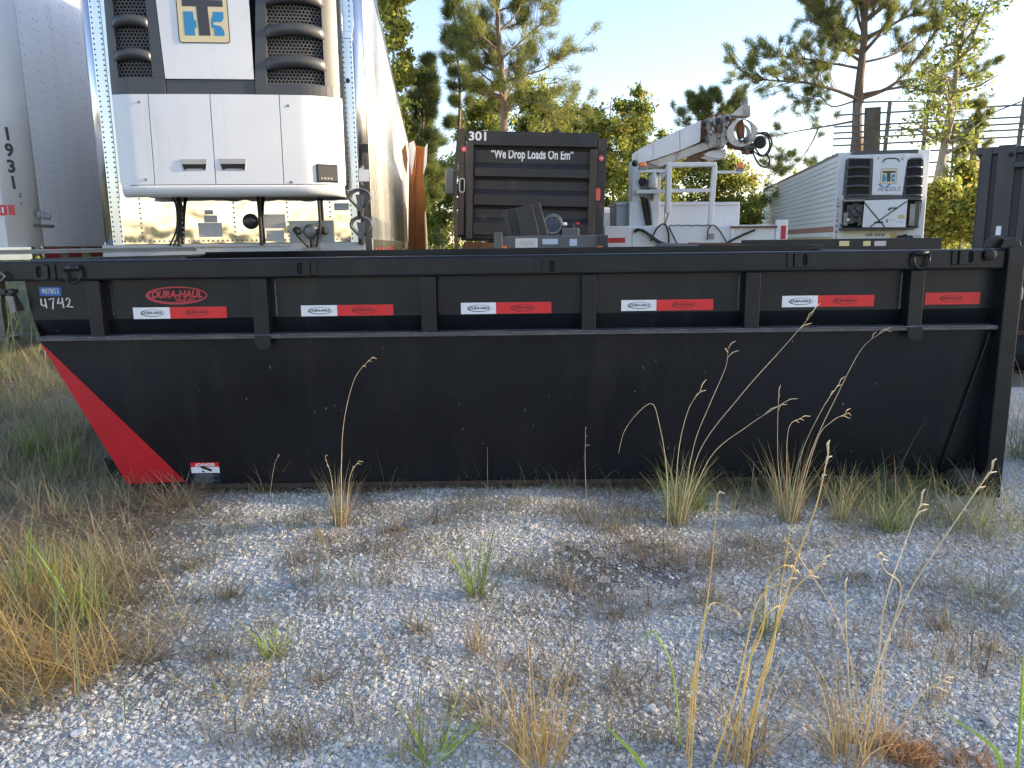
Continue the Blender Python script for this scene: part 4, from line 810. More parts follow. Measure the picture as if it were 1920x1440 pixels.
m = MB(); m.cyl(kp(1365, 268, 0.5), kp(1412, 278, 0.4), 0.09, 14); m.build('auger_motor', RUST, dk, bevel=0.01)
m = MB(); m.cyl(kp(1392, 279, 0.35), kp(1412, 279, 0.35), 0.10, 14); m.build('auger_motor', RUBBER, dk, bevel=0.015); m = MB(); m.cyl(kp(1424, 266, 0.3), kp(1426, 268, 0.6), 0.11, 16); m.build('auger_motor', RUBBER, dk, bevel=0.015)
HR = random.Random(4)
for k in range(34):                                             # bolts, clamps and fittings crowding the boom head
    u, v = HR.uniform(1322, 1372), HR.uniform(222, 280); y = HR.uniform(0.22, 0.32); x_, z_ = KF.px(u, v, y); s_ = HR.uniform(0.015, 0.05)
    m = MB(); m.obox((x_, y, z_), (s_, HR.uniform(0.06, 0.16), s_*HR.uniform(0.7, 2.6)), Matrix.Rotation(HR.uniform(-0.5, 0.5), 3, 'Y')); m.build('head_fitting', HR.choice([WR, RUST, DGREY, RUBBER, DULL]), dk, bevel=0.004)
for k in range(12):
    u, v = HR.uniform(1376, 1412), HR.uniform(258, 286); y = HR.uniform(0.15, 0.3); x_, z_ = KF.px(u, v, y); s_ = HR.uniform(0.02, 0.06)
    m = MB(); m.obox((x_, y, z_), (s_*1.5, 0.1, s_), Matrix.Rotation(HR.uniform(-0.6, 0.6), 3, 'Y')); m.build('head_fitting', HR.choice([RUST, DGREY, WR]), dk, bevel=0.004)
def khose(pts, r, name='hydraulic_hose', mat=RUBBER):
    P = [Vector(kp(*q)) for q in pts]; Q = []
    for i in range(len(P)-1):
        p0, p1, p2, p3 = P[max(i-1, 0)], P[i], P[i+1], P[min(i+2, len(P)-1)]
        for k in range(6):
            t = k/6; Q.append(0.5*((2*p1)+(p2-p0)*t+(2*p0-5*p1+4*p2-p3)*t*t+(3*p1-3*p2+p3-p0)*t**3))
    Q.append(P[-1]); m = MB(); m.tube(Q, r, 6); m.build(name, mat, dk, smooth=True)
khose([(1418, 252, 0.3), (1436, 249, 0.3), (1447, 265, 0.3), (1440, 288, 0.3), (1425, 290, 0.3), (1412, 270, 0.3)], 0.017)
khose([(1410, 275, 0.35), (1414, 292, 0.35), (1425, 310, 0.35), (1438, 313, 0.35), (1443, 300, 0.35), (1436, 288, 0.35)], 0.017)
khose([(1404, 268, 0.4), (1410, 280, 0.4), (1428, 293, 0.4), (1442, 278, 0.4), (1440, 256, 0.4), (1424, 250, 0.4)], 0.014)
khose([(1205, 369, 0.3), (1209, 390, 0.3), (1215, 422, 0.3)], 0.045); khose([(1213, 372, 0.3), (1217, 395, 0.3), (1219, 422, 0.3)], 0.045)
khose([(1189, 436, -0.06), (1195, 430, -0.07), (1212, 436, -0.08), (1240, 455, -0.08), (1270, 460, -0.08)], 0.025)
khose([(1191, 434, -0.06), (1206, 432, -0.09), (1230, 452, -0.10), (1262, 466, -0.09)], 0.020); khose([(1220, 452, -0.06), (1232, 428, -0.08), (1246, 420, -0.06), (1253, 435, -0.08), (1254, 455, -0.08)], 0.016)
khose([(1254, 424, -0.06), (1261, 440, -0.08), (1270, 458, -0.08)], 0.013); khose([(1326, 450, -0.06), (1328, 430, -0.08), (1338, 422, -0.06), (1350, 434, -0.08), (1362, 454, -0.08)], 0.011)
khose([(1362, 456, -0.1), (1390, 442, -0.1), (1416, 431, -0.1)], 0.022, 'pole_jack')
kbox(1330, 1339, 438, 448, -0.055, -0.031, DULL, 'outlet_box', bevel=0.004)
m = MB()
for k in range(26): c_ = kp(1256+3*k, 422.5+0.6*math.sin(k), -0.04); m.tube([(c_[0]-0.012, -0.04, c_[2]), (c_[0]+0.012, -0.04, c_[2])], 0.012, 5)
q = m.build('safety_chain', DULL, dk); q['kind'] = 'stuff'
m = MB(); m.box(KF.px(1133, 440, 3)[0]-0.3, KF.px(1290, 440, 3)[0], 3.0, 4.8, 0.7, 1.95); m.build('cab', WHITE_DIRTY, dk, bevel=0.12)
for xx in (KF.px(1160, 440, 0)[0], KF.px(1440, 440, 0)[0]):
    for yy in (0.5, 3.9):
        m = MB(); m.cyl((xx-0.2, yy, 0.5), (xx+0.2, yy, 0.5), 0.5, 20); w = m.build('wheel', RUBBER, dk, bevel=0.03)
# ---- low dark ramp plate and second dumpster just behind the first
p = at(1340, 462, 6.4); QF = Frame((p.x, p.y, 0))
d2 = thing('dumpster', 'low black dumpster behind, only its stickered rim showing under the far reefer', 'dumpster', QF.o)
def qbox(u0, u1, v0, v1, y0, y1, mat, name, parent=d2, bevel=0.006, zb=None):
    x0, z1 = QF.px(u0, v0, y0); x1, z0 = QF.px(u1, v1, y0); m = MB(); m.box(x0, x1, y0, y1, z0 if zb is None else zb, z1); return m.build(name, mat, parent, bevel=bevel)
qbox(1396, 1765, 450, 470, 0, 0.1, BLACK, 'top_rim'); qbox(1400, 1760, 468, 480, 0.02, 0.05, BLACK, 'side_wall', zb=0.08); qbox(1396, 1765, 450, 470, 2.2, 2.3, BLACK, 'top_rim')
qbox(1400, 1406, 455, 480, 0.102, 2.19, BLACK, 'end_wall', zb=0.08); qbox(1752, 1758, 455, 480, 0.102, 2.19, BLACK, 'end_wall', zb=0.08)
for u0, u1, mm in ((1574, 1592, pm('sticker_yellow', (0.62, 0.52, 0.26), 0.5)), (1619, 1632, MATS['sticker_yellow']), (1640, 1661, pm('sticker_pinkish', (0.50, 0.42, 0.42), 0.5))):
    qbox(u0, u1, 452, 461, -0.005, -0.0005, mm, 'rim_sticker', bevel=0)
for u in (1506, 1533):
    x, z = QF.px(u, 455, 0.05); m = MB(); m.tube([(x, 0.05, z-0.02), (x, 0.05, z+0.015), (x, 0.05, z+0.025)], [0.045, 0.045, 0.02], 12); m.build('lid_stop', RUBBER if u > 1520 else TAPEW, d2, smooth=True)
pl = thing('steel_sheet', 'thin rust-edged steel sheet lying just above the near dumpster rim', 'sheet', QF.o)
m = MB(); m.prism([QF.px(1278, 464, 0.3), QF.px(1287, 457, 0.3), QF.px(1300, 456, 0.3), QF.px(1392, 459, 0.3), QF.px(1392, 468, 0.3), QF.px(1278, 468, 0.3)], -0.2, 1.6); m.build('sheet', BLACK2, pl)
m = MB(); a_, b_ = QF.px(1290, 456, -0.2), QF.px(1392, 459, -0.2); m.beam((a_[0], -0.21, a_[1]), (b_[0], -0.21, b_[1]), 0.012, 0.012); m.build('rust_edge', RUST, pl)
for xx in (QF.px(1300, 460, 0)[0], QF.px(1385, 460, 0)[0]):
    m = MB(); m.box(xx-0.04, xx+0.04, 0.2, 0.28, 0, QF.px(1340, 466, 0.3)[1]-0.01); m.build('trestle_leg', RUST, pl)

# ================================================================ FAR REEFER TRAILER
a = at(1561, 455, 23.0); b = at(1732, 455, 22.4); rz = math.atan2(b.y-a.y, b.x-a.x); HW = (b-a).length/2; NF = Frame(((a.x+b.x)/2, (a.y+b.y)/2, 0), rad(-10.6))
r2 = thing('refrigerated_trailer', 'far white refrigerated trailer with strapped white panel and ANGELS lettering', 'trailer', NF.o, NF.rz)
W2 = pm('far_reefer_white', (0.62, 0.64, 0.68), 0.4, var=0.05, vs=1.5, streak=((0.4, 0.38, 0.36), (3, 3, 0.6), 0.55, 0.85, 0.5)); W2S = pm('far_reefer_side', (0.66, 0.68, 0.72), 0.45, var=0.06, vs=1)
def np_(u, v, y=0.0): return NF.px(u, v, y)
def nbox(u0, u1, v0, v1, y0, y1, mat, name, parent=r2, bevel=0.0):
    x0, z1 = np_(u0, v0, y0); x1, z0 = np_(u1, v1, y0); m = MB(); m.box(x0, x1, y0, y1, z0, z1); return m.build(name, mat, parent, bevel=bevel)
ZT2 = np_(1660, 283)[1]; ZB2 = 1.1; L2 = 16.2
m = MB(); m.box(-HW, HW, 0, 0.06, ZB2, ZT2); fw = m.build('nose_wall', W2, r2, bevel=0.02)
m = MB(); m.box(-HW+0.02, HW-0.02, 0.061, L2, ZT2-0.09, ZT2-0.05); m.build('roof', W2, r2)
m = MB(); m.box(-HW+0.02, HW-0.02, 0.061, L2, ZB2, ZB2+0.06); m.build('floor', DULL, r2)
nst = 15
for s in (-1, 1):
    for k in range(nst):                                   # horizontal side planks with shadow gaps
        z0_ = ZB2+0.16+(ZT2-0.24-ZB2)*k/nst; z1_ = ZB2+0.16+(ZT2-0.24-ZB2)*(k+1)/nst-0.014
        xa = s*HW; m = MB(); m.box(min(xa, xa-s*0.03), max(xa, xa-s*0.03), 0.062, L2, z0_, z1_)
        m.build('side_plank', W2S if k != 1 else pm('side_red_stripe', (0.33, 0.14, 0.13), 0.5), r2, bevel=0.004)
    xa = s*(HW-0.035); m = MB(); m.box(min(xa, xa-s*0.01), max(xa, xa-s*0.01), 0.062, L2, ZB2+0.1, ZT2-0.1); m.build('side_backing', pm('gap_grey', (0.30, 0.31, 0.33), 0.6), r2)
    xa = s*(HW+0.01); m = MB(); m.box(min(xa, xa-s*0.05), max(xa, xa-s*0.05), 0.062, L2, ZT2-0.088, ZT2); m.build('roof_rail', DULL, r2); m = MB(); m.box(min(xa, xa-s*0.05), max(xa, xa-s*0.05), 0.062, L2, ZB2-0.05, ZB2+0.14); m.build('side_rail', ALU, r2)
nbox(1600, 1722, 283.5, 287, -0.25, -0.001, DGREY, 'roof_deflector')
UY = -0.40
def npoly(P, y0, y1, mat, name, parent=r2): m = MB(); m.prism([np_(u, v, y0) for u, v in P], y0, y1); return m.build(name, mat, parent)
hs = npoly([(1590, 291), (1726, 287), (1732, 292), (1729, 372), (1584, 374)], UY+0.06, -0.001, W2, 'unit_housing')
npoly([(1586, 300), (1592, 296), (1636, 297), (1639, 301), (1634, 366), (1580, 366)], UY, UY+0.059, DGREY, 'grille_frame'); npoly([(1703, 301), (1708, 296), (1726, 295), (1732, 300), (1728, 366), (1694, 366)], UY, UY+0.059, DGREY, 'grille_frame')
npoly([(1638.5, 290), (1702, 287), (1701, 300), (1691, 365), (1635, 365)], UY-0.03, UY+0.059, W2, 'centre_panel')
npoly([(1582, 366.5), (1728, 366.5), (1727, 374), (1583, 374)], UY-0.01, UY+0.059, DGREY, 'lower_trim')
for sx, (ua, ub) in enumerate(((1592, 1631), (1703, 1727))):
    for k in range(4):
        v0 = 298+17.5*k; nbox(ua-2*k*(0.7 if sx == 0 else 0.8), ub-(2*k*0.3 if sx == 0 else 0.6*k), v0+1, v0+13.5, UY-0.008, UY-0.0008, SHADE_BLACK, 'grille_opening')  # flat dark patches paint the shade inside the grille
        x0, z1 = np_(ua-5-1.0*k, v0+13.7, UY); x1, z0 = np_(ub+(2 if sx else -2), v0+17.5, UY); m = MB()
        m.sheet(lambda p, q: (x0+(x1-x0)*p, UY-0.02-0.05*math.sin(math.pi*p), z0+(z1-z0)*q-0.02*(2*p-1)**2), 8, 1, (0, 0.02, 0)); m.build('louvre_bar', DGREY, r2, smooth=True)
x0, z1 = np_(1652, 321, UY-0.032); x1, z0 = np_(1680, 344, UY-0.032); tkbadge(r2, x0, x1, z0, z0+(x1-x0)*0.98, UY-0.0315)
m = MB(); x, z = np_(1671, 300, UY-0.04); m.tube([(x-0.22, UY-0.04, z-0.05), (x-0.18, UY-0.04, z+0.02), (x-0.1, UY-0.04, z+0.045), (x+0.1, UY-0.04, z+0.045), (x+0.18, UY-0.04, z+0.02), (x+0.22, UY-0.04, z-0.05)], 0.016, 6); m.build('hood_bracket', INK, r2, smooth=True)
for u, ch in ((1647, 'T'), (1692, 'G')):
    x, z = np_(u, 298, UY-0.032); text('panel_letter', ch, r2, (x, UY-0.0325, z), 0.10, INK, bold=0.001)
x, z = np_(1665, 355, UY-0.032); LB = pm('letter_slate', (0.16, 0.20, 0.26), 0.5); LBB = pm('letter_blue', (0.08, 0.24, 0.48), 0.5)
text('company_name', 'A  GELS', r2, (x+0.03, UY-0.0325, z), 0.155, LB, bold=0.002, sx=1.15); text('company_initial', 'N', r2, (x-0.09, UY-0.033, z+0.01), 0.20, LB, bold=0.003)
for s in (-1, 1):
    m = MB(); m.prism([(x-0.10, z+0.06), (x-0.10+s*0.10, z+0.14), (x-0.10+s*0.19, z+0.16), (x-0.10+s*0.15, z+0.11), (x-0.10+s*0.08, z+0.06)], UY-0.033, UY-0.0315); m.build('wing_emblem', LBB, r2)
# engine bay and strapped panel
eb2 = npoly([(1583, 374.5), (1729, 374.5), (1722, 427), (1580, 428)], -0.16, -0.0015, SHADE_BLACK, 'engine_bay')  # near-black block paints the shade inside the open bay
for u0, u1, v0, v1, y0, y1, mm in ((1580, 1622, 374, 378, -0.42, -0.3, DULL), (1590, 1600, 384, 420, -0.36, -0.2, DGREY), (1600, 1610, 380, 418, -0.34, -0.2, BLACK2), (1611, 1619, 384, 424, -0.38, -0.2, DGREY), (1584, 1589, 398, 424, -0.36, -0.2, DULL), (1707, 1714, 382, 424, -0.34, -0.2, DULL), (1715, 1723, 378, 425, -0.32, -0.2, DGREY), (1577, 1583, 420, 425, -0.42, -0.25, BLACK2), (1592, 1616, 403, 407, -0.40, -0.37, BLACK2), (1588, 1593, 410, 414, -0.40, -0.37, TAPEW)):
    nbox(u0, u1, v0, v1, y0, y1, mm, 'engine_part', bevel=0.02)
nbox(1580, 1714, 427.5, 430.5, -0.45, -0.0015, BLACK2, 'engine_sill')
for q_ in range(5):
    x, z = np_(1595+5*q_, 392+5*(q_ % 3), -0.40); m = MB(); m.cyl((x, -0.42, z), (x, -0.36, z), 0.07, 12); m.build('engine_pulley', DGREY if q_ % 2 else BLACK2, r2, bevel=0.01)
pn = npoly([(1622, 375.5), (1702, 373.5), (1698, 426), (1617, 426)], UY-0.10, UY-0.06, W2, 'strapped_panel')
for A, B in (((1621, 380), (1659, 426)), ((1701, 377), (1632, 425))):
    x0, z0 = np_(*A, UY-0.11); x1, z1 = np_(*B, UY-0.11); m = MB(); m.beam((x0, UY-0.106, z0), (x1, UY-0.106, z1), 0.03, 0.008, (0, 1, 0)); m.build('tie_strap', INK, pn)
nbox(1640, 1656, 415.5, 418.5, UY-0.125, UY-0.1005, INK, 'panel_handle', pn); nbox(1668, 1682, 389, 391, UY-0.125, UY-0.1005, INK, 'panel_handle', pn); nbox(1666, 1669, 391, 394.5, UY-0.125, UY-0.1005, INK, 'panel_handle', pn)
nbox(1684, 1696, 403, 410, UY-0.105, UY-0.1005, pm('sticker_amber', (0.55, 0.42, 0.2), 0.5), 'sticker', pn); nbox(1662, 1664, 411.5, 417, UY-0.105, UY-0.1005, INK, 'sticker', pn); nbox(1665, 1680, 411.5, 413, UY-0.105, UY-0.1005, GREYSTK, 'sticker', pn); nbox(1684, 1693, 415, 417, UY-0.105, UY-0.1005, GREYSTK, 'sticker', pn)
x, z = np_(1640, 440.5, -0.002); text('nose_lettering', 'AIR RIDE', r2, (x, -0.0025, z), 0.10, INK, bold=0.002, shear=0.2, sx=1.35)
nbox(1669, 1681, 437, 447, -0.006, -0.001, MATS['sticker_amber'], 'sticker'); nbox(1644, 1658, 447.5, 449, -0.006, -0.001, pm('sticker_maroon', (0.3, 0.05, 0.06), 0.5), 'sticker'); nbox(1714, 1726, 440, 452, -0.006, -0.001, GREYSTK, 'sticker')
for u in (1686, 1697, 1708):
    x, z = np_(u, 445, -0.05); m = MB(); m.cyl((x, -0.07, z), (x, -0.001, z), 0.09 if u == 1697 else 0.06, 12); m.build('air_coupling', RUBBER, r2, bevel=0.01)
for i, ch in enumerate('200630'):
    x, z = np_(1563.5-0.9*i, 404+10.2*i, -0.002); text('trailer_number', ch, r2, (max(x, -HW+0.07), -0.0025, z), 0.135, INK, bold=0.001)
for i, ch in enumerate('EGML'):
    x, z = np_(1566, 374+6.8*i, -0.002); text('trailer_code', ch, r2, (max(x, -HW+0.07), -0.0025, z), 0.10, MATS['sticker_maroon'], bold=0.001)
landing_gear(r2, 2.6); axle_wheels(r2, 12.5)

# ================================================================ TALL BLACK CONTAINER (right edge)
c = at(1827, 455, 7.4); CF = Frame((c.x, c.y, 0), rad(-34))
tc_ = thing('tall_container', 'tall weathered black ribbed container at the right edge', 'container', CF.o, CF.rz)
def cb(x0, x1, y0, y1, z0, z1, mat, name, bevel=0.006): m = MB(); m.box(x0, x1, y0, y1, z0, z1); return m.build(name, mat, tc_, bevel=bevel)
CH = CF.px(1850, 279, 0)[1]; CB = pm('container_black', (0.034, 0.034, 0.038), 0.42, var=0.3, vs=3, streak=((0.11, 0.085, 0.08), (6, 6, 1.2), 0.52, 0.72, 0.8))
cb(-0.02, 2.4, 0.03, 0.07, 0.1, CH-0.02, CB, 'end_wall'); cb(-0.02, 0.02, 0.071, 2.4, 0.1, CH-0.02, CB, 'side_wall')
for u0, u1, y0 in ((1843, 1861, -0.03), (1872, 1906, -0.05), (1921, 1935, -0.03), (1960, 1985, -0.03)):
    x0 = CF.px(u0, 280, y0)[0]; x1 = CF.px(u1, 280, y0)[0]; cb(x0, x1, y0, 0.029, 0.05, CH+(0.02 if u0 == 1872 else 0.0), CB, 'upright_rib')
cb(-0.05, 2.42, -0.02, 0.085, CH-0.055, CH+0.005, CB, 'top_rim'); cb(-0.05, 0.03, 0.086, 2.4, CH-0.055, CH+0.004, CB, 'top_rim')
x0, z1 = CF.px(1902, 303, -0.09); cb(x0, 2.4, -0.09, -0.051, z1-0.05, z1, CB, 'hinge_bar')
x, z = CF.px(1896, 290, -0.06); m = MB(); m.cyl((x, -0.062, z), (x, -0.0505, z), 0.022, 12); m.build('rib_hole', SHADE_BLACK, tc_)  # dark disc paints the shade of a hole in the rib
for u0, u1, v0, v1, mm in ((1868, 1876, 424, 441, TAPEW), (1865, 1876, 446, 459, RED)):
    x0, z1 = CF.px(u0, v0, -0.06); x1, z0 = CF.px(u1, v1, -0.06); cb(x0, x1, -0.058, -0.0505, z0, z1, mm, 'reflector', 0)
cb(0.1, 2.3, -0.12, 0.0, 0.05, 0.35, RUST, 'lower_sill')
m = MB(); m.cyl((0.35, -0.2, 0.16), (0.55, -0.2, 0.16), 0.16, 18); m.build('ground_wheel', RUBBER, tc_, bevel=0.02)
pts = [CF.px(u, v, -0.14) for u, v in ((1911, 525), (1917, 545), (1915, 560), (1906, 565))]
m = MB(); m.tube([(x, -0.14, z) for x, z in pts], 0.012, 6); m.build('hanging_chain', pm('galvanised_chain', (0.5, 0.5, 0.48), 0.4, metal=0.6), tc_)

# ================================================================ STEEL RAIL RACK AND BOARD
GAL = pm('weathered_steel', (0.17, 0.155, 0.14), 0.6, var=0.3, vs=4, metal=0.2); GALR = pm('rail_steel', (0.20, 0.20, 0.21), 0.5, var=0.2, metal=0.4)
p = at(1740, 455, 30.0); GF = Frame((p.x, p.y, 0), rad(-14))
rk = thing('rail_rack', 'tall open rack of grey steel posts and long rails behind the trees', 'rack', GF.o, GF.rz)
x0, x1 = GF.px(1585, 300)[0], GF.px(1990, 250)[0]
for v in (207, 229, 241, 252, 265, 283, 305, 332, 360, 400):
    a_, b_ = GF.px(1570, v+5), GF.px(1900, v-22+6*(v > 300)); sl_ = (b_[1]-a_[1])/(b_[0]-a_[0])*0.25
    m = MB(); zc = GF.px(1740, v)[1]; m.tube([(x0-0.5, -0.06, zc-sl_*(0-x0)), (x1, -0.06, zc+sl_*x1)], 0.035, 6); m.build('rail', GALR, rk)
for u in (1602, 1663, 1735, 1830, 1915):
    x, z = GF.px(u, 205); lean = 0.25 if u < 1610 else 0.12
    m = MB(); m.beam((x-lean*0.8, 0.06, 0), (x+0.1, 0.06, z+0.25+(u-1600)*0.0006), 0.13, 0.10); m.build('post', GAL, rk)
m = MB(); a_, b_ = GF.px(1790, 240), GF.px(1915, 190); m.beam((a_[0], 0.0, a_[1]), (b_[0], 0.0, b_[1]), 0.06, 0.05); m.build('brace', GALR, rk)
q = thing('plywood_board', 'brown weathered board standing upright beside the big pine trunk', 'board', GF.o, GF.rz)
m = MB(); m.prism([GF.px(1622, 202, -0.4), GF.px(1652, 200, -0.4), GF.px(1644, 470, -0.4), GF.px(1612, 470, -0.4)], -0.4, -0.3); m.build('board', pm('old_plywood', (0.10, 0.085, 0.065), 0.8, var=0.4, vs=3), q)
# ================================================================ GROUND
def gh(x, y):
    return 0.018*np.sin(1.3*x+0.7*y)+0.014*np.sin(2.9*x-1.7*y+1.0)+0.008*np.sin(5.1*x+4.3*y)+0.006*np.sin(9*x-7*y) - 0.02*np.clip((x-1.2)/1.5, 0, 1)*(y < 6)
def axis_pts(lo, hi, fine, far):
    a = list(np.arange(lo, hi, fine)); s = fine; e = []
    x = hi
    while x < far: e.append(x); s *= 1.35; x += s
    e.append(far); s = fine; b = []; x = lo-fine
    while x > -far: b.append(x); s *= 1.35; x -= s
    b.append(-far); return np.array(b[::-1]+a+e)
xs = axis_pts(-4.5, 4.5, 0.05, 600); ys = axis_pts(0.8, 6.5, 0.05, 600)
GX, GY = np.meshgrid(xs, ys); fall = np.exp(-(np.maximum(0, np.abs(GX)-6)**2+np.maximum(0, np.abs(GY-3)-6)**2)/20)
V = np.stack([GX, GY, gh(GX, GY)*fall-0.006], -1).reshape(-1, 3); nx, ny = len(xs), len(ys)
I = np.arange(nx*ny).reshape(ny, nx); Q = np.stack([I[:-1, :-1], I[:-1, 1:], I[1:, 1:], I[1:, :-1]], -1).reshape(-1, 4)
gm = bpy.data.materials.new('gravel_and_thatch'); gm.use_nodes = True; N = gm.node_tree.nodes; L = gm.node_tree.links; b = N['Principled BSDF']; b.inputs['Roughness'].default_value = 0.9; b.inputs['Specular IOR Level'].default_value = 0.2
tcn = N.new('ShaderNodeTexCoord'); vo = N.new('ShaderNodeTexVoronoi'); vo.inputs['Scale'].default_value = 120; L.new(tcn.outputs['Object'], vo.inputs['Vector'])
nz = N.new('ShaderNodeTexNoise'); nz.inputs['Scale'].default_value = 2.2; nz.inputs['Detail'].default_value = 9; nz.inputs['Roughness'].default_value = 0.7; L.new(tcn.outputs['Object'], nz.inputs['Vector'])
at_ = N.new('ShaderNodeAttribute'); at_.attribute_name = 'tint'
mr = N.new('ShaderNodeMapRange'); mr.inputs[1].default_value = 0.25; mr.inputs[2].default_value = 0.75; mr.inputs[3].default_value = 0.66; mr.inputs[4].default_value = 1.22; L.new(nz.outputs[0], mr.inputs[0])
mx = N.new('ShaderNodeMix'); mx.data_type = 'RGBA'; mx.blend_type = 'MULTIPLY'; mx.inputs[0].default_value = 1; L.new(at_.outputs[0], mx.inputs[6]); L.new(mr.outputs[0], mx.inputs[7])
mr2 = N.new('ShaderNodeMapRange'); mr2.inputs[3].default_value = 0.75; mr2.inputs[4].default_value = 1.25; L.new(vo.outputs['Color'], mr2.inputs[0])
mx2 = N.new('ShaderNodeMix'); mx2.data_type = 'RGBA'; mx2.blend_type = 'MULTIPLY'; mx2.inputs[0].default_value = 0.8; L.new(mx.outputs[2], mx2.inputs[6]); L.new(mr2.outputs[0], mx2.inputs[7]); L.new(mx2.outputs[2], b.inputs[0])
bp = N.new('ShaderNodeBump'); bp.inputs['Strength'].default_value = 0.9; bp.inputs['Distance'].default_value = 0.008; bp.invert = True; L.new(vo.outputs['Distance'], bp.inputs['Height']); L.new(bp.outputs[0], b.inputs['Normal'])
ground = npmesh('ground', V, Q, gm, smooth=True); ground['kind'] = 'structure'
# where thatch covers the gravel (world outline read off the lot)
def poly_w(P): return np.array([(lambda q: (q.x, q.y))(atg(u, v)) for u, v in P])
def inside(P, x, y):
    c = np.zeros(x.shape, bool); n = len(P)
    for i in range(n):
        x0, y0 = P[i]; x1, y1 = P[(i+1) % n]
        t = ((y0 > y) != (y1 > y)) & (x < (x1-x0)*(y-y0)/(y1-y0+1e-12)+x0); c ^= t
    return c
MEADOW = poly_w([(-900, 640), (330, 640), (330, 760), (360, 880), (400, 925), (375, 985), (310, 1020), (330, 1075), (230, 1130), (300, 1180), (260, 1240), (120, 1300), (40, 1330), (60, 1440), (-400, 1440)])
def thatch(x, y):
    w = np.zeros_like(x, float)
    for k in range(6):
        a = k*1.047; w += inside(MEADOW, x+0.16*np.cos(a)+0.06*np.sin(11*y+k)+0.04*np.sin(23*y+3*x), y+0.16*np.sin(a)+0.06*np.sin(9*x+2*k)).astype(float)/6
    return np.maximum(w, (y > 6.2).astype(float))
PATCH = [(1155, 1062, 0.26, 1.1), (1095, 1085, 0.16, 0.8), (1010, 1060, 0.10, 0.4), (325, 1265, 0.15, 0.7), (870, 1120, 0.06, 0.5), (980, 1340, 0.12, 0.5), (600, 1050, 0.12, 0.45), (1620, 930, 0.5, 0.55), (1450, 920, 0.35, 0.5), (1560, 1080, 0.12, 0.35), (560, 1110, 0.1, 0.4), (1880, 1150, 0.2, 0.5)]
PW = [((lambda q: (q.x, q.y))(atg(u, v)), r, a) for u, v, r, a in PATCH]
def soil(x, y):
    s = np.zeros_like(x)
    for (px_, py_), r, a in PW:
        d = np.sqrt((x-px_)**2+((y-py_)*1.0)**2)+0.05*np.sin(17*x+5*y)+0.04*np.sin(13*y-7*x); d = d+0.03*np.sin(41*x+29*y)+0.03*np.sin(67*y-53*x); q = np.clip(1.25-d/r, 0, 1); s = np.maximum(s, a*q*q*(3-2*q)*0.8)
    return np.clip(s, 0, 1)
cen = V[Q].mean(1); th_ = thatch(cen[:, 0], cen[:, 1])[:, None]; so = soil(cen[:, 0], cen[:, 1])[:, None]
near = np.array((0.62, 0.595, 0.545)); dirt = np.array((0.23, 0.20, 0.15)); dark = np.array((0.075, 0.066, 0.058))
T = near*(1-th_)+dirt*th_; T = T*(1-so)+dark*so
far_ = (np.abs(cen[:, 1]-3) > 9)[:, None]; T = np.where(far_, np.array((0.10, 0.10, 0.05)), T)
a_ = ground.data.attributes.new('tint', 'FLOAT_COLOR', 'FACE'); tt = np.ones((len(Q), 4), np.float32); tt[:, :3] = T; a_.data.foreach_set('color', tt.ravel())

# loose stones
def stones(name, n, y0, y1, smin, smax, seed, label):
    r = np.random.default_rng(seed); y = y0+(y1-y0)*r.random(n*2)**1.15; x = (r.random(n*2)*2-1)*(0.78*y+0.25)
    keep = (r.random(n*2) > thatch(x, y)*0.85) & (r.random(n*2) > soil(x, y)*0.85); x, y = x[keep][:n], y[keep][:n]; n = len(x)
    s = smin*(smax/smin)**(r.random(n)**2.5)
    cube = np.array([(-1,-1,-1),(1,-1,-1),(1,1,-1),(-1,1,-1),(-1,-1,1),(1,-1,1),(1,1,1),(-1,1,1)], float)*0.5
    tri = np.array([(0,2,1),(0,3,2),(4,5,6),(4,6,7),(0,1,5),(0,5,4),(1,2,6),(1,6,5),(2,3,7),(2,7,6),(3,0,4),(3,4,7)])
    P = cube[None]*np.array((1, 1, 1))+r.normal(0, 0.16, (n, 8, 3)); top = P[:, 4:, :]; top[..., :2] *= r.uniform(0.45, 0.9, (n, 1, 2))
    P = P*(s[:, None]*r.uniform(0.7, 1.3, (n, 3))*np.array((1, 1, 0.42)))[:, None, :]
    a = r.random(n)*6.283; tx = r.normal(0, 0.24, n); ty = r.normal(0, 0.24, n)
    ca, sa = np.cos(a), np.sin(a); X = P[..., 0]*ca[:, None]-P[..., 1]*sa[:, None]; Y = P[..., 0]*sa[:, None]+P[..., 1]*ca[:, None]; Zz = P[..., 2]+X*tx[:, None]+Y*ty[:, None]
    Vv = np.stack([X+x[:, None], Y+y[:, None], Zz+(gh(x, y)-0.004+s*0.06)[:, None]], -1).reshape(-1, 3)
    Qq = (tri[None]+8*np.arange(n)[:, None, None]).reshape(-1, 3)
    v = np.clip(r.normal(0.66, 0.06, n), 0.3, 0.82); hue = r.normal(0, 0.012, (n, 3)); col = v[:, None]*np.array((1.0, 0.965, 0.895))+hue
    so_ = soil(x, y)[:, None]; col = col*(1-0.55*so_*(r.random((n, 1)) < 0.8)); col = np.clip(col, 0.03, 0.8)
    o = npmesh(name, Vv, Qq, MATS['stone'], tint=np.repeat(col, 12, 0)); tag(o, label, 'gravel', kind='stuff'); return o
tintmat('stone', 0.85, spec=0.25)
stones('gravel', 95000, 1.15, 4.2, 0.0040, 0.0155, 3, 'pale crushed limestone gravel in front of the long dumpster')

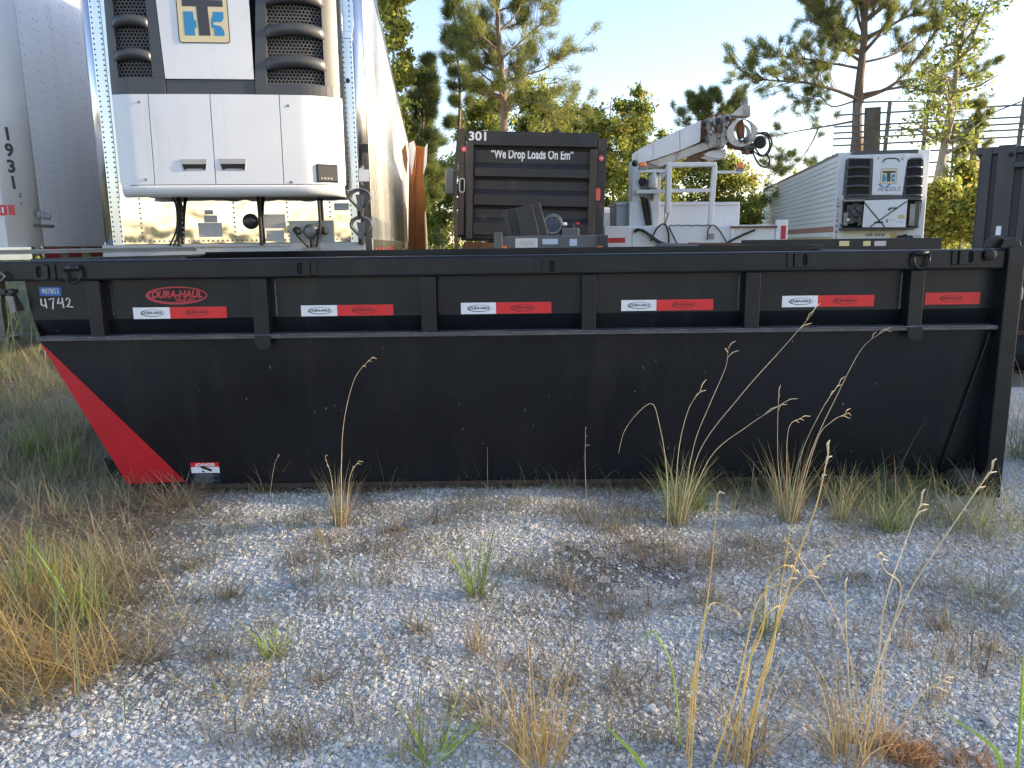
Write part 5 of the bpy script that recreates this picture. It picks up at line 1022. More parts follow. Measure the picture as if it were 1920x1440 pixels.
# ================================================================ GRASS
tintmat('blade', 0.6, 0.45, spec=0.25)
def blades(root, h, az, lean, curve, w, col, K=4, tipw=0.12, twist=None):
    """ribbons: rise with lean and bend over; arrays of n"""
    n = len(root); t = np.linspace(0, 1, K+1)[None, :]
    ang = lean[:, None]+curve[:, None]*t; seg = (h/K)[:, None]
    dz = np.cos(ang)*seg; dr = np.sin(ang)*seg
    Z = np.concatenate([np.zeros((n, 1)), np.cumsum(dz[:, :-1], 1)], 1); R = np.concatenate([np.zeros((n, 1)), np.cumsum(dr[:, :-1], 1)], 1)
    cx, cy = np.cos(az)[:, None], np.sin(az)[:, None]
    Pc = np.stack([root[:, 0:1]+R*cx, root[:, 1:2]+R*cy, root[:, 2:3]+np.maximum(Z, 0.002)], -1)
    ta = (az+np.pi/2 if twist is None else twist); side = np.stack([np.cos(ta), np.sin(ta), np.zeros(n)], -1)[:, None, :]
    ww = (w[:, None]*0.5*(1-(1-tipw)*t**1.5))[..., None]
    Vv = np.stack([Pc-side*ww, Pc+side*ww], 2).reshape(-1, 3); b_ = (np.arange(n)*(K+1)*2)[:, None]; k = np.arange(K)[None, :]*2
    Qq = np.stack([b_+k, b_+k+1, b_+k+3, b_+k+2], -1).reshape(-1, 4)
    return Vv, Qq, np.repeat(col, K, 0)
STRAW = np.array((0.52, 0.41, 0.25)); SUN_GOLD = np.array((0.66, 0.46, 0.17)); BROWN = np.array((0.33, 0.245, 0.165)); GREY = np.array((0.36, 0.32, 0.25)); GREEN = np.array((0.20, 0.27, 0.085)); PALE = np.array((0.36, 0.40, 0.20)); LIME = np.array((0.38, 0.50, 0.07)); ORANGE = np.array((0.50, 0.30, 0.15))  # the gold tone paints warm low sunlight into the dry grass
def mixc(r, n, cs, ps, sd=0.18):
    c = np.array(cs)[r.choice(len(cs), n, p=ps)]; return np.clip(c*np.exp(r.normal(0, sd, (n, 1))), 0.01, 0.9)
def field(n, sampler, hr, leanr, curver, w, cs, ps, seed, K=4):
    r = np.random.default_rng(seed); x, y = sampler(r, n); n = len(x)
    root = np.stack([x, y, gh(x, y)-0.004], -1); u = lambda a: a[0]+(a[1]-a[0])*r.random(n)
    return blades(root, u(hr)*np.exp(r.normal(0, 0.2, n)), r.random(n)*6.283, u(leanr), u(curver), w*np.exp(r.normal(0, 0.25, n)), mixc(r, n, cs, ps), K)
def join(name, parts, label, cat, kind='stuff', mat='blade', parent=None):
    off = 0; Vs, Qs, Ts = [], [], []
    for v, q, t in parts: Vs.append(v); Qs.append(q+off); Ts.append(t); off += len(v)
    o = npmesh(name, np.concatenate(Vs), np.concatenate(Qs), MATS[mat], parent, tint=np.concatenate(Ts))
    if label: tag(o, label, cat, kind=kind)
    return o
def samp_poly(P, clump=0, cr=0.1):
    lo, hi = P.min(0), P.max(0)
    def f(r, n):
        xs_, ys_ = [], []
        if clump:
            cx = r.uniform(lo[0], hi[0], clump); cy = r.uniform(lo[1], hi[1], clump); m = inside(P, cx, cy); cx, cy = cx[m], cy[m]
            i = r.integers(0, len(cx), n); return cx[i]+r.normal(0, cr, n), cy[i]+r.normal(0, cr, n)
        x = r.uniform(lo[0], hi[0], n*4); y = r.uniform(lo[1], hi[1], n*4); m = inside(P, x, y); x, y = x[m][:n], y[m][:n]; return x+r.normal(0, 0.09, len(x)), y+r.normal(0, 0.07, len(x))
    return f
MW = poly_w([(-420, 655), (40, 655), (110, 760), (215, 905), (400, 920), (375, 985), (310, 1020), (330, 1075), (230, 1130), (300, 1180), (260, 1240), (120, 1300), (40, 1330), (60, 1440), (-200, 1440)])
NEARM = poly_w([(-250, 800), (130, 790), (215, 905), (400, 920), (375, 985), (310, 1020), (330, 1075), (230, 1130), (300, 1180), (260, 1240), (120, 1300), (40, 1330), (60, 1440), (-150, 1440)])
join('dry_grass', [field(13000, samp_poly(NEARM), (0.06, 0.22), (1.1, 1.54), (0.0, 0.4), 0.0026, [BROWN, GREY, STRAW], [0.35, 0.35, 0.3], 10, 3),
                   field(5000, samp_poly(NEARM, 260, 0.06), (0.06, 0.2), (0.3, 1.2), (0.1, 0.9), 0.0024, [GREY, STRAW, PALE, GREEN], [0.35, 0.3, 0.2, 0.15], 9, 3),
                   field(12000, samp_poly(MW), (0.06, 0.20), (0.9, 1.5), (0.0, 0.5), 0.0030, [BROWN, GREY, STRAW], [0.4, 0.35, 0.25], 11, 3),
                   field(4500, samp_poly(MW, 260, 0.05), (0.06, 0.24), (0.1, 0.7), (0.2, 1.2), 0.0030, [STRAW, GREY, BROWN, PALE], [0.35, 0.25, 0.2, 0.2], 12)],
     'matted dry brown grass spreading left of the slanted dumpster end', 'grass')
join('green_grass', [field(3000, samp_poly(MW, 90, 0.045), (0.10, 0.30), (0.0, 0.45), (0.1, 0.9), 0.0038, [GREEN, PALE, LIME, STRAW], [0.4, 0.35, 0.1, 0.15], 13)],
     'upright green grass blades among the dry grass on the left', 'grass')
SW = poly_w([(0, 1080), (170, 1130), (300, 1170), (280, 1225), (200, 1250), (110, 1290), (0, 1310), (-150, 1300), (-150, 1100)])
join('straw', [field(2000, samp_poly(SW, 26, 0.07), (0.12, 0.32), (0.6, 1.45), (0.1, 0.8), 0.0028, [SUN_GOLD, STRAW], [0.75, 0.25], 14)], 'golden sunlit straw heap at the lower left', 'grass')
LEFTB = poly_w([(-260, 648), (60, 648), (110, 740), (215, 890), (-260, 900)])
join('weedy_grass', [field(9000, samp_poly(LEFTB, 420, 0.10), (0.06, 0.24), (0.1, 1.2), (0.1, 0.9), 0.0042, [STRAW, PALE, GREY, GREEN], [0.35, 0.3, 0.2, 0.15], 22, 3),
                     field(5000, samp_poly(LEFTB), (0.08, 0.22), (1.0, 1.5), (0.0, 0.5), 0.0040, [STRAW, GREY, BROWN], [0.45, 0.35, 0.2], 23, 3)], 'pale weedy grass between the slanted end and the white box trailer', 'grass')
# sparse litter and sprigs over the gravel
GRV = poly_w([(60, 1440), (240, 1150), (330, 1000), (420, 920), (1850, 920), (2100, 1440)])
join('dead_litter', [field(8500, samp_poly(GRV, 190, 0.085), (0.03, 0.14), (0.7, 1.5), (0.0, 0.5), 0.0020, [BROWN*0.55, BROWN*0.8, GREY*0.8, STRAW], [0.35, 0.3, 0.2, 0.15], 15, 3),
                     field(3000, samp_poly(GRV, 230, 0.035), (0.02, 0.09), (0.1, 0.9), (0.1, 0.9), 0.0022, [BROWN, GREY, PALE, GREEN], [0.35, 0.25, 0.2, 0.2], 16, 3)],
     'scattered dead grass sprigs across the pale gravel', 'grass')
SPOTS = [(455, 985), (545, 985), (600, 1020), (565, 1060), (585, 1105), (610, 1150), (690, 960), (740, 1000), (810, 985), (960, 965), (1060, 968), (1095, 985), (1150, 1000), (1185, 965), (1220, 1030), (1260, 1050), (1330, 1060), (1400, 1010), (1445, 1045), (1320, 1130), (1230, 1140), (960, 1075), (1010, 1090), (1060, 1105), (1150, 1150), (1180, 1310), (1060, 1290), (990, 1250), (430, 1120), (500, 1190), (400, 1240), (600, 1290), (660, 1360), (560, 1400), (450, 1400), (860, 1330), (1120, 1400), (1240, 1400), (1480, 1290), (1540, 1180), (1610, 1080), (1700, 1100), (1760, 1180), (1800, 1260), (1860, 1220), (1480, 1080), (350, 1060), (720, 1110), (780, 1200), (690, 1250)]
def spot_samp(r, n):
    P_ = poly_w(SPOTS); i = r.integers(0, len(P_), n); rad_ = (0.025+0.06*np.random.default_rng(77).random(len(P_)))[i]
    return P_[i, 0]+r.normal(0, 1, n)*rad_, P_[i, 1]+r.normal(0, 1, n)*rad_*0.8
join('small_sprigs', [field(4600, spot_samp, (0.03, 0.13), (0.1, 1.45), (0.0, 0.9), 0.0021, [BROWN*0.6, BROWN*0.9, GREY*0.85, STRAW, PALE*0.8], [0.3, 0.25, 0.2, 0.15, 0.1], 24, 3)], 'small withered sprigs dotted through the pale gravel', 'grass')
EDGE = poly_w([(420, 900), (1850, 890), (1850, 925), (420, 925)]); EDG2 = poly_w([(1080, 885), (1320, 880), (1330, 955), (1100, 925)]); EDG3 = poly_w([(1330, 890), (1850, 885), (1900, 990), (1560, 985), (1350, 930)]); RGT = poly_w([(1862, 600), (2300, 600), (2400, 1200), (1930, 1200), (1880, 1000)])
join('verge_grass', [field(3400, samp_poly(EDGE, 150, 0.05), (0.04, 0.20), (0.1, 1.3), (0.1, 1.1), 0.0022, [BROWN*0.7, GREY, STRAW, PALE], [0.35, 0.25, 0.2, 0.2], 17, 3),
                     field(1500, samp_poly(EDG2, 14, 0.04), (0.10, 0.26), (0.1, 0.8), (0.5, 1.7), 0.0028, [GREEN, PALE, STRAW], [0.5, 0.35, 0.15], 18),
                     field(1900, samp_poly(EDG3, 46, 0.07), (0.06, 0.26), (0.1, 0.9), (0.3, 1.5), 0.0028, [PALE, GREEN, GREY, STRAW], [0.35, 0.25, 0.25, 0.15], 19),
                     field(7000, samp_poly(RGT, 90, 0.08), (0.15, 0.55), (0.05, 0.8), (0.2, 1.3), 0.0036, [PALE, GREEN, GREY, STRAW], [0.35, 0.3, 0.2, 0.15], 20)],
     'grass fringe growing along the foot of the long dumpster', 'grass')
BACK = np.array([(-9, 6.4), (30, 6.4), (34, 40), (-12, 40)])
join('rough_grass', [field(16000, samp_poly(BACK, 900, 0.35), (0.3, 0.9), (0.0, 0.5), (0.1, 0.9), 0.016, [PALE, GREEN, STRAW, LIME], [0.35, 0.3, 0.25, 0.1], 21, 3)], 'tall rough grass around the parked trailers and trucks', 'grass')

# ---- individual tufts and seed stalks
def tuft(u, v, n, h, spread, lean, curve, cs, ps, w, seed, label, name='grass_tuft', group=None):
    r = np.random.default_rng(seed); q = atg(u, v); z = float(gh(np.array(q.x), np.array(q.y)))
    t = thing(name, label, 'grass', (q.x, q.y, z), 0, group)
    a = r.random(n)*6.283; rr = spread*np.sqrt(r.random(n)); root = np.stack([rr*np.cos(a), rr*np.sin(a), np.full(n, -0.004)], -1)
    az = a+r.normal(0, 1.0, n); flat = r.random(n) < 0.22
    root[flat, :2] *= 2.2
    Vv, Qq, T_ = blades(root, 1.2*h*np.where(flat, 0.55, 1.0)*(0.25+0.8*r.random(n)**1.2), az, np.where(flat, 1.1+0.4*r.random(n), lean[0]+(lean[1]-lean[0])*r.random(n)**1.3), curve[0]+(curve[1]-curve[0])*r.random(n), w*np.exp(r.normal(0, 0.2, n)), mixc(r, n, cs, ps), 5, twist=r.random(n)*6.283)
    npmesh('blades', Vv, Qq, MATS['blade'], t, tint=T_)['kind'] = 'stuff'; return t
tuft(893, 1125, 46, 0.22, 0.03, (0.05, 0.75), (0.0, 0.5), [PALE, GREEN, LIME], [0.4, 0.4, 0.2], 0.0060, 31, 'broad-bladed green grass tuft in the middle of the gravel')
tuft(895, 1140, 60, 0.07, 0.05, (0.3, 1.3), (0.0, 0.6), [BROWN, GREY], [0.6, 0.4], 0.0028, 32, 'dead brown clump at the foot of the broad-bladed green tuft')
tuft(893, 1232, 70, 0.15, 0.03, (0.0, 0.55), (0.1, 0.8), [STRAW, BROWN], [0.6, 0.4], 0.0026, 33, 'upright straw-coloured tuft just below the broad-bladed green tuft')
tuft(515, 1235, 60, 0.17, 0.03, (0.1, 0.9), (0.0, 0.6), [LIME, PALE, STRAW], [0.5, 0.3, 0.2], 0.0045, 34, 'lime green tuft near the dark bare patch left of centre')
tuft(450, 1310, 70, 0.16, 0.07, (0.2, 1.1), (0.1, 0.9), [SUN_GOLD, STRAW, PALE], [0.4, 0.35, 0.25], 0.0028, 35, 'loose golden and green tuft below the lime green tuft')
tuft(330, 1170, 60, 0.2, 0.06, (0.6, 1.4), (0.0, 0.4), [STRAW, SUN_GOLD], [0.5, 0.5], 0.0026, 36, 'flattened straw tuft beside the golden heap')
tuft(285, 1240, 60, 0.2, 0.03, (0.8, 1.4), (0.0, 0.5), [STRAW, BROWN], [0.6, 0.4], 0.0026, 37, 'bent brown straw tuft above the dark bare patch')
tuft(640, 990, 130, 0.26, 0.035, (0.0, 0.35), (0.0, 0.6), [STRAW, BROWN, PALE], [0.45, 0.35, 0.2], 0.0030, 38, 'tall straw tuft growing beside the dumpster left of centre')
tuft(495, 925, 60, 0.18, 0.04, (0.0, 0.7), (0.2, 0.9), [STRAW, BROWN], [0.5, 0.5], 0.0028, 39, 'small brown tuft against the dumpster right of the danger label')
tuft(330, 950, 260, 0.20, 0.10, (0.3, 1.2), (0.3, 1.2), [BROWN, STRAW], [0.6, 0.4], 0.0028, 40, 'bushy brown tuft covering the tip of the red wedge')
tuft(760, 965, 70, 0.10, 0.08, (0.5, 1.3), (0.1, 0.6), [BROWN, GREY], [0.6, 0.4], 0.0024, 41, 'flat brown tuft on gravel near the tall straw tuft')
tuft(1010, 1430, 150, 0.24, 0.06, (0.0, 0.55), (0.0, 0.7), [SUN_GOLD, STRAW], [0.7, 0.3], 0.0032, 42, 'bright golden tuft at the bottom centre')
tuft(945, 1380, 90, 0.26, 0.06, (0.0, 0.8), (0.2, 1.0), [BROWN, STRAW], [0.6, 0.4], 0.0026, 43, 'brown tuft behind the bright golden tuft at bottom centre')
tuft(765, 1420, 60, 0.20, 0.05, (0.0, 0.6), (0.1, 0.6), [BROWN, STRAW], [0.5, 0.5], 0.0026, 44, 'thin brown tuft left of the bright golden tuft')
tuft(815, 1415, 34, 0.19, 0.04, (0.1, 0.7), (0.0, 0.7), [LIME, PALE], [0.6, 0.4], 0.0055, 45, 'leafy green tuft between the brown and golden tufts at bottom')
tuft(1270, 975, 150, 0.30, 0.05, (0.0, 0.45), (0.1, 0.8), [PALE, STRAW, GREEN], [0.45, 0.35, 0.2], 0.0032, 46, 'green and straw tuft under the tallest seed stalks by the dumpster')
tuft(1480, 970, 150, 0.32, 0.05, (0.0, 0.4), (0.1, 0.7), [PALE, STRAW, BROWN], [0.4, 0.35, 0.25], 0.0030, 47, 'straw tuft below the leaning seed stalks right of centre')
tuft(1578, 965, 80, 0.24, 0.035, (0.0, 0.35), (0.1, 0.7), [STRAW, PALE], [0.6, 0.4], 0.0028, 48, 'pale upright tuft next to the leaning seed stalks')
tuft(1670, 985, 130, 0.26, 0.05, (0.1, 0.8), (0.3, 1.2), [GREEN, PALE], [0.5, 0.5], 0.0034, 49, 'arching green tuft near the dumpster corner post')
tuft(1130, 985, 120, 0.12, 0.12, (0.4, 1.3), (0.1, 0.7), [BROWN, GREY], [0.6, 0.4], 0.0024, 50, 'spreading grey-brown tuft on gravel right of centre')
tuft(1300, 1040, 130, 0.13, 0.11, (0.3, 1.3), (0.1, 0.8), [BROWN, GREY], [0.5, 0.5], 0.0024, 51, 'dead brown mat in front of the tallest seed stalks')
tuft(1440, 1190, 60, 0.16, 0.03, (0.0, 0.5), (0.1, 0.5), [GREEN, BROWN], [0.5, 0.5], 0.0030, 52, 'dark short tuft behind the front golden stalks')
tuft(1690, 1225, 50, 0.13, 0.03, (0.0, 0.5), (0.1, 0.6), [BROWN, GREY], [0.6, 0.4], 0.0024, 53, 'short brown tuft in open gravel on the right')
tuft(1755, 1330, 50, 0.14, 0.03, (0.0, 0.6), (0.1, 0.6), [BROWN, GREY], [0.6, 0.4], 0.0024, 54, 'grey-brown tuft above the bright green blade at right')
tuft(1840, 1120, 160, 0.16, 0.10, (0.3, 1.2), (0.2, 0.9), [GREY, PALE, BROWN], [0.4, 0.35, 0.25], 0.0026, 55, 'matted grey-green tuft at the right edge of the gravel')
tuft(1590, 1425, 200, 0.24, 0.07, (0.0, 0.9), (0.1, 0.9), [STRAW, BROWN, SUN_GOLD], [0.4, 0.35, 0.25], 0.0026, 56, 'thick straw tuft at the base of the front right stalks')
tuft(1395, 1420, 110, 0.22, 0.06, (0.0, 0.7), (0.1, 0.8), [SUN_GOLD, BROWN], [0.5, 0.5], 0.0026, 57, 'golden brown tuft at the base of the front stalk sheaf')
tuft(1685, 1425, 340, 0.075, 0.04, (0.1, 1.2), (0.1, 1.4), [ORANGE], [1.0], 0.0026, 58, 'fluffy bright orange dried weed at bottom right', 'dried_weed')
tuft(1725, 1440, 220, 0.06, 0.03, (0.1, 1.2), (0.1, 1.4), [ORANGE], [1.0], 0.0026, 59, 'second fluffy orange weed beside the bigger one', 'dried_weed')
tuft(1830, 1455, 200, 0.06, 0.05, (0.1, 1.2), (0.1, 1.4), [ORANGE], [1.0], 0.0026, 60, 'low orange weed near the bottom right corner', 'dried_weed')
def curve_pts(P, n=7):
    Q_ = []
    for i in range(len(P)-1):
        p0, p1, p2, p3 = P[max(i-1, 0)], P[i], P[i+1], P[min(i+2, len(P)-1)]
        for k in range(n):
            t = k/n; Q_.append(0.5*((2*p1)+(p2-p0)*t+(2*p0-5*p1+4*p2-p3)*t*t+(3*p1-3*p2+p3-p0)*t**3))
    Q_.append(P[-1]); return Q_
STM = {k: pm('stem_'+k, tuple(c), 0.6, var=0.2, vs=20) for k, c in (('straw', STRAW*1.25), ('pale', PALE*1.1), ('gold', (0.72, 0.48, 0.15)), ('lime', LIME))}  # gold stems have the low sun's warmth put into their colour
def stalks(label, root, paths, mat, r0, heads=True, dy=0.0, name='seed_stalk', hs=0.05, seed=1):
    """each path is a list of picture positions from foot to tip, standing at the root's distance"""
    rn = random.Random(seed); q = atg(*root); t = thing(name, label, 'grass', (q.x, q.y, 0.0)); o = Vector((q.x, q.y, 0))
    for i, path in enumerate(paths):
        Y = q.y+dy+0.03*rn.uniform(-1, 1)
        P = [at(u, v, Y+0.02*k*rn.uniform(-1, 1))-o for k, (u, v) in enumerate(path)]
        if P[0].z < 0.1: P[0].z = -0.005
        C_ = curve_pts(P); rs = [r0*(1-0.55*k/(len(C_)-1)) for k in range(len(C_))]
        m = MB(); m.tube(C_, rs, 5); st = m.build('stalk', STM[mat], t, smooth=True)
        if heads:
            d = (C_[-1]-C_[-3]).normalized()
            for k in range(3):
                b_ = C_[-1-2*k] if k else C_[-1]; L_ = hs*rn.uniform(0.6, 1.2); dv = (d+Vector((rn.uniform(-0.5, 0.7), rn.uniform(-0.3, 0.3), rn.uniform(-0.4, 0.5)))).normalized()
                c1 = b_+dv*L_*0.5+Vector((0, 0, 0.004)); c2 = b_+dv*L_+Vector((0.006, 0, -0.006))
                m = MB(); m.tube([b_, c1, c2], [r0*0.8, r0*1.15, r0*0.4], 5); m.build('seed_spike', STM['straw' if mat != 'lime' else 'lime'], st, smooth=True)
    return t
stalks('tall pale seed stalks leaning right in front of the fourth panel', (1270, 985), [[(1285, 950), (1310, 850), (1390, 740), (1470, 650), (1522, 590)], [(1275, 950), (1300, 840), (1330, 760), (1360, 690), (1365, 655)], [(1265, 950), (1272, 850), (1290, 770), (1312, 735)], [(1280, 960), (1330, 860), (1400, 800), (1470, 755)]], 'straw', 0.0018, hs=0.06, seed=2)
stalks('single broken seed stalk folded over left of the tall pale stalks', (1252, 985), [[(1252, 985), (1250, 880), (1235, 790), (1222, 757), (1195, 775), (1170, 810), (1160, 850)]], 'straw', 0.0017, heads=False)
stalks('cluster of leaning seed stalks in front of the fifth panel', (1475, 980), [[(1485, 960), (1520, 850), (1570, 740), (1615, 655), (1655, 622)], [(1480, 960), (1500, 860), (1540, 770), (1572, 722)], [(1475, 970), (1460, 880), (1458, 800), (1460, 745)], [(1478, 960), (1475, 860), (1480, 800), (1500, 785)], [(1490, 960), (1530, 830), (1560, 790), (1590, 775)]], 'straw', 0.0016, hs=0.05, seed=3)
stalks('thin seed stalks rising by the dumpster left of centre', (645, 1000), [[(640, 990), (640, 880), (645, 790), (665, 710), (694, 674)], [(648, 990), (655, 900), (670, 868)], [(630, 990), (622, 900), (610, 860)]], 'straw', 0.0016, hs=0.02, seed=4)
stalks('short forked seed stalk beside the small brown tuft', (500, 930), [[(495, 930), (492, 880), (490, 840)], [(505, 930), (515, 870), (528, 850)]], 'straw', 0.0014, hs=0.05, seed=5)
stalks('lone thin stalk before the middle of the dumpster', (800, 925), [[(800, 925), (803, 870), (815, 822)]], 'straw', 0.0012, hs=0.04, seed=6)
stalks('bare thin stalk just right of the lone thin stalk', (915, 930), [[(915, 930), (914, 880), (914, 838)]], 'straw', 0.0010, heads=False)
stalks('brown weed with dried star head before the fourth panel', (1098, 940), [[(1100, 940), (1097, 870), (1098, 808)]], 'straw', 0.0014, hs=0.035, seed=7, name='dried_weed')
stalks('golden sheaf of tall stalks in the right foreground', (1400, 1436), [[(1395, 1436), (1440, 1240), (1490, 1060), (1530, 950), (1553, 850)], [(1385, 1436), (1430, 1260), (1480, 1120), (1540, 1060)], [(1400, 1436), (1420, 1300), (1445, 1240), (1465, 1100), (1480, 1000)], [(1375, 1436), (1400, 1260), (1430, 1180), (1440, 1090), (1470, 1060), (1490, 1070)], [(1355, 1436), (1395, 1300), (1410, 1220), (1440, 1150), (1468, 1135)], [(1330, 1436), (1380, 1300), (1420, 1130), (1470, 1095)]], 'gold', 0.0026, hs=0.028, seed=8)
stalks('golden stalks with drooping tips left of the tall sheaf', (1290, 1440), [[(1290, 1440), (1305, 1250), (1330, 1100), (1345, 930)], [(1295, 1440), (1308, 1260), (1325, 1150), (1345, 1130), (1380, 1148)], [(1285, 1440), (1298, 1280), (1310, 1230)]], 'gold', 0.0023, hs=0.02, seed=9)
stalks('pinkish tan stalks crossing at lower right', (1630, 1410), [[(1640, 1410), (1650, 1200), (1665, 1110), (1700, 1010), (1728, 940)], [(1660, 1410), (1655, 1250), (1690, 1110), (1660, 1070), (1645, 1040)], [(1625, 1410), (1640, 1270), (1700, 1120), (1790, 980), (1860, 880)], [(1600, 1410), (1590, 1250), (1585, 1110)], [(1620, 1410), (1600, 1260), (1560, 1140), (1480, 1020)], [(1665, 1410), (1720, 1310), (1765, 1278)]], 'straw', 0.0023, hs=0.035, seed=10)
stalks('limp pale stalk folded over in the lower middle', (1290, 1395), [[(1280, 1350), (1262, 1265), (1240, 1205), (1222, 1183), (1208, 1200), (1206, 1230)]], 'lime', 0.0026, heads=False)
def blade_leaf(label, pts, Y, w, cs):
    t = thing('grass_shoot', label, 'grass', atg(*pts[0])); o = t.location
    C_ = curve_pts([at(u, v, Y+0.03*i)-o for i, (u, v) in enumerate(pts)], 5); n = len(C_); Vv = []
    for k, c_ in enumerate(C_): ww = w*math.sin(math.pi*(0.35+0.63*k/n)); Vv += [c_+Vector((-ww/2, 0, 0)), c_+Vector((0, 0.004, -ww*0.15)), c_+Vector((ww/2, 0, 0))]
    Qq = [(3*k+j, 3*k+j+1, 3*k+j+4, 3*k+j+3) for k in range(n-1) for j in (0, 1)]
    npmesh('blade', np.array([tuple(v) for v in Vv]), np.array(Qq), MATS['blade'], t, tint=np.tile(cs, (len(Qq), 1)), smooth=True)
blade_leaf('bright green grass blade curving at the bottom right', [(1880, 1445), (1865, 1405), (1830, 1375), (1790, 1350), (1760, 1332)], 1.30, 0.009, LIME*1.2)
blade_leaf('bright green grass blade poking in at the bottom middle', [(1212, 1445), (1190, 1415), (1160, 1385), (1135, 1358)], 1.36, 0.010, LIME*1.2)
blade_leaf('green blade rising along the bottom right corner', [(1908, 1445), (1912, 1380), (1916, 1300), (1922, 1200)], 1.32, 0.008, LIME*1.1)
for i, (P, Y) in enumerate((([(150, 1330), (140, 1200), (120, 1120), (50, 1010)], 1.75), ([(110, 1250), (105, 1160), (115, 1090), (112, 1030)], 1.9))):
    blade_leaf(['tall green blade above the golden straw heap', 'second green blade right of the tall one over the straw heap'][i], P, Y, 0.005, PALE*1.1)
# stems hanging in front of the left end
stalks('pale arching grass stems beside the left end of the dumpster', (10, 760), [[(5, 690), (10, 640), (20, 600), (40, 570)], [(18, 700), (20, 650), (35, 600), (48, 588)], [(8, 700), (14, 640), (18, 590), (30, 575)]], 'pale', 0.0022, heads=False)

# ---- a few bigger stones that stand out
def chunk(u, v, s, label, seed, col=(0.52, 0.50, 0.47), flat=0.6, name='stone'):
    r = np.random.default_rng(seed); q = atg(u, v); bm = bmesh.new(); bmesh.ops.create_icosphere(bm, subdivisions=2, radius=1.0)
    for w in bm.verts:
        d = w.co.normalized(); k = 1+0.22*math.sin(3.1*d.x+seed)+0.18*math.sin(4.3*d.y+2*seed)+0.15*math.sin(5.2*d.z+3*seed); w.co = Vector((d.x*1.2, d.y*0.9, d.z*flat))*k*s
    me = bpy.data.meshes.new(name); bm.to_mesh(me); bm.free(); me.materials.append(pm('chunk_%d' % seed, col, 0.9, var=0.2, vs=40, bump=0.5, bs=90))
    o = link(bpy.data.objects.new(name, me)); o.location = (q.x, q.y, float(gh(np.array(q.x), np.array(q.y)))+s*flat*0.35); o.rotation_euler = (0, 0, seed); tag(o, label, 'stone')
chunk(1022, 916, 0.030, 'pale angular block lying against the foot of the dumpster', 1, (0.42, 0.42, 0.40), 0.9, 'concrete_chunk')
chunk(150, 1386, 0.017, 'flat white stone near the bottom left corner', 2, (0.70, 0.69, 0.66), 0.4)
chunk(1218, 1332, 0.016, 'white stone in open gravel left of the front stalks', 3, (0.68, 0.67, 0.64), 0.5)
chunk(1000, 1000, 0.016, 'small pale stone midway between wall and broad green tuft', 4, (0.62, 0.60, 0.56), 0.6)
chunk(1850, 1365, 0.018, 'grey stone beside the bright green blade at right', 5, (0.46, 0.45, 0.43), 0.6)
# ================================================================ TREES
tintmat('needle', 0.55, 0.40, spec=0.3); tintmat('leaf', 0.5, 0.5, spec=0.35)
BARK = pm('pine_bark', (0.16, 0.115, 0.085), 0.9, var=0.35, vs=9, bump=0.6, bs=25); BARK2 = pm('grey_bark', (0.24, 0.21, 0.18), 0.9, var=0.3, vs=7, bump=0.5, bs=20)
class Tubes:
    """many tapered limbs as one mesh"""
    def __init__(s): s.m = MB()
    def add(s, pts, r0, r1, n=5): k = len(pts)-1; s.m.tube(pts, [r0+(r1-r0)*(i/k) for i in range(k+1)], n, cap=False)
def limb(r, p, d, L_, up, wob, n=6):
    pts = [Vector(p)]; d = Vector(d).normalized()
    for i in range(n):
        d = (d+Vector((r.normal(0, wob), r.normal(0, wob), r.normal(0, wob)+up/n))).normalized(); pts.append(pts[-1]+d*(L_/n))
    return pts
def tufts_mesh(P, D, n, length, width, cols, r, spread=0.9):
    """needle tufts: n needles round each point, fanning along D"""
    k = len(P); Dn = np.repeat(D, n, 0)+r.normal(0, spread, (k*n, 3)); Dn /= np.linalg.norm(Dn, axis=1, keepdims=True)
    base = np.repeat(P, n, 0)+r.normal(0, 0.06, (k*n, 3)); L_ = length*r.uniform(0.6, 1.15, (k*n, 1)); side = np.cross(Dn, r.normal(0, 1, (k*n, 3))); side /= np.linalg.norm(side, axis=1, keepdims=True)+1e-9
    Vv = np.stack([base-side*width/2, base+side*width/2, base+Dn*L_], 1).reshape(-1, 3); Qq = np.arange(k*n*3).reshape(-1, 3)
    c = np.repeat(cols, n, 0)*np.exp(r.normal(0, 0.22, (k*n, 1))); return Vv, Qq, np.clip(c, 0.005, 0.8)
NG = np.array((0.13, 0.17, 0.055)); NY = np.array((0.31, 0.31, 0.08)); ND = np.array((0.06, 0.095, 0.045))
LG = np.array((0.20, 0.25, 0.05)); LY = np.array((0.37, 0.38, 0.085)); LD = np.array((0.085, 0.13, 0.04)); LO = np.array((0.42, 0.25, 0.06))
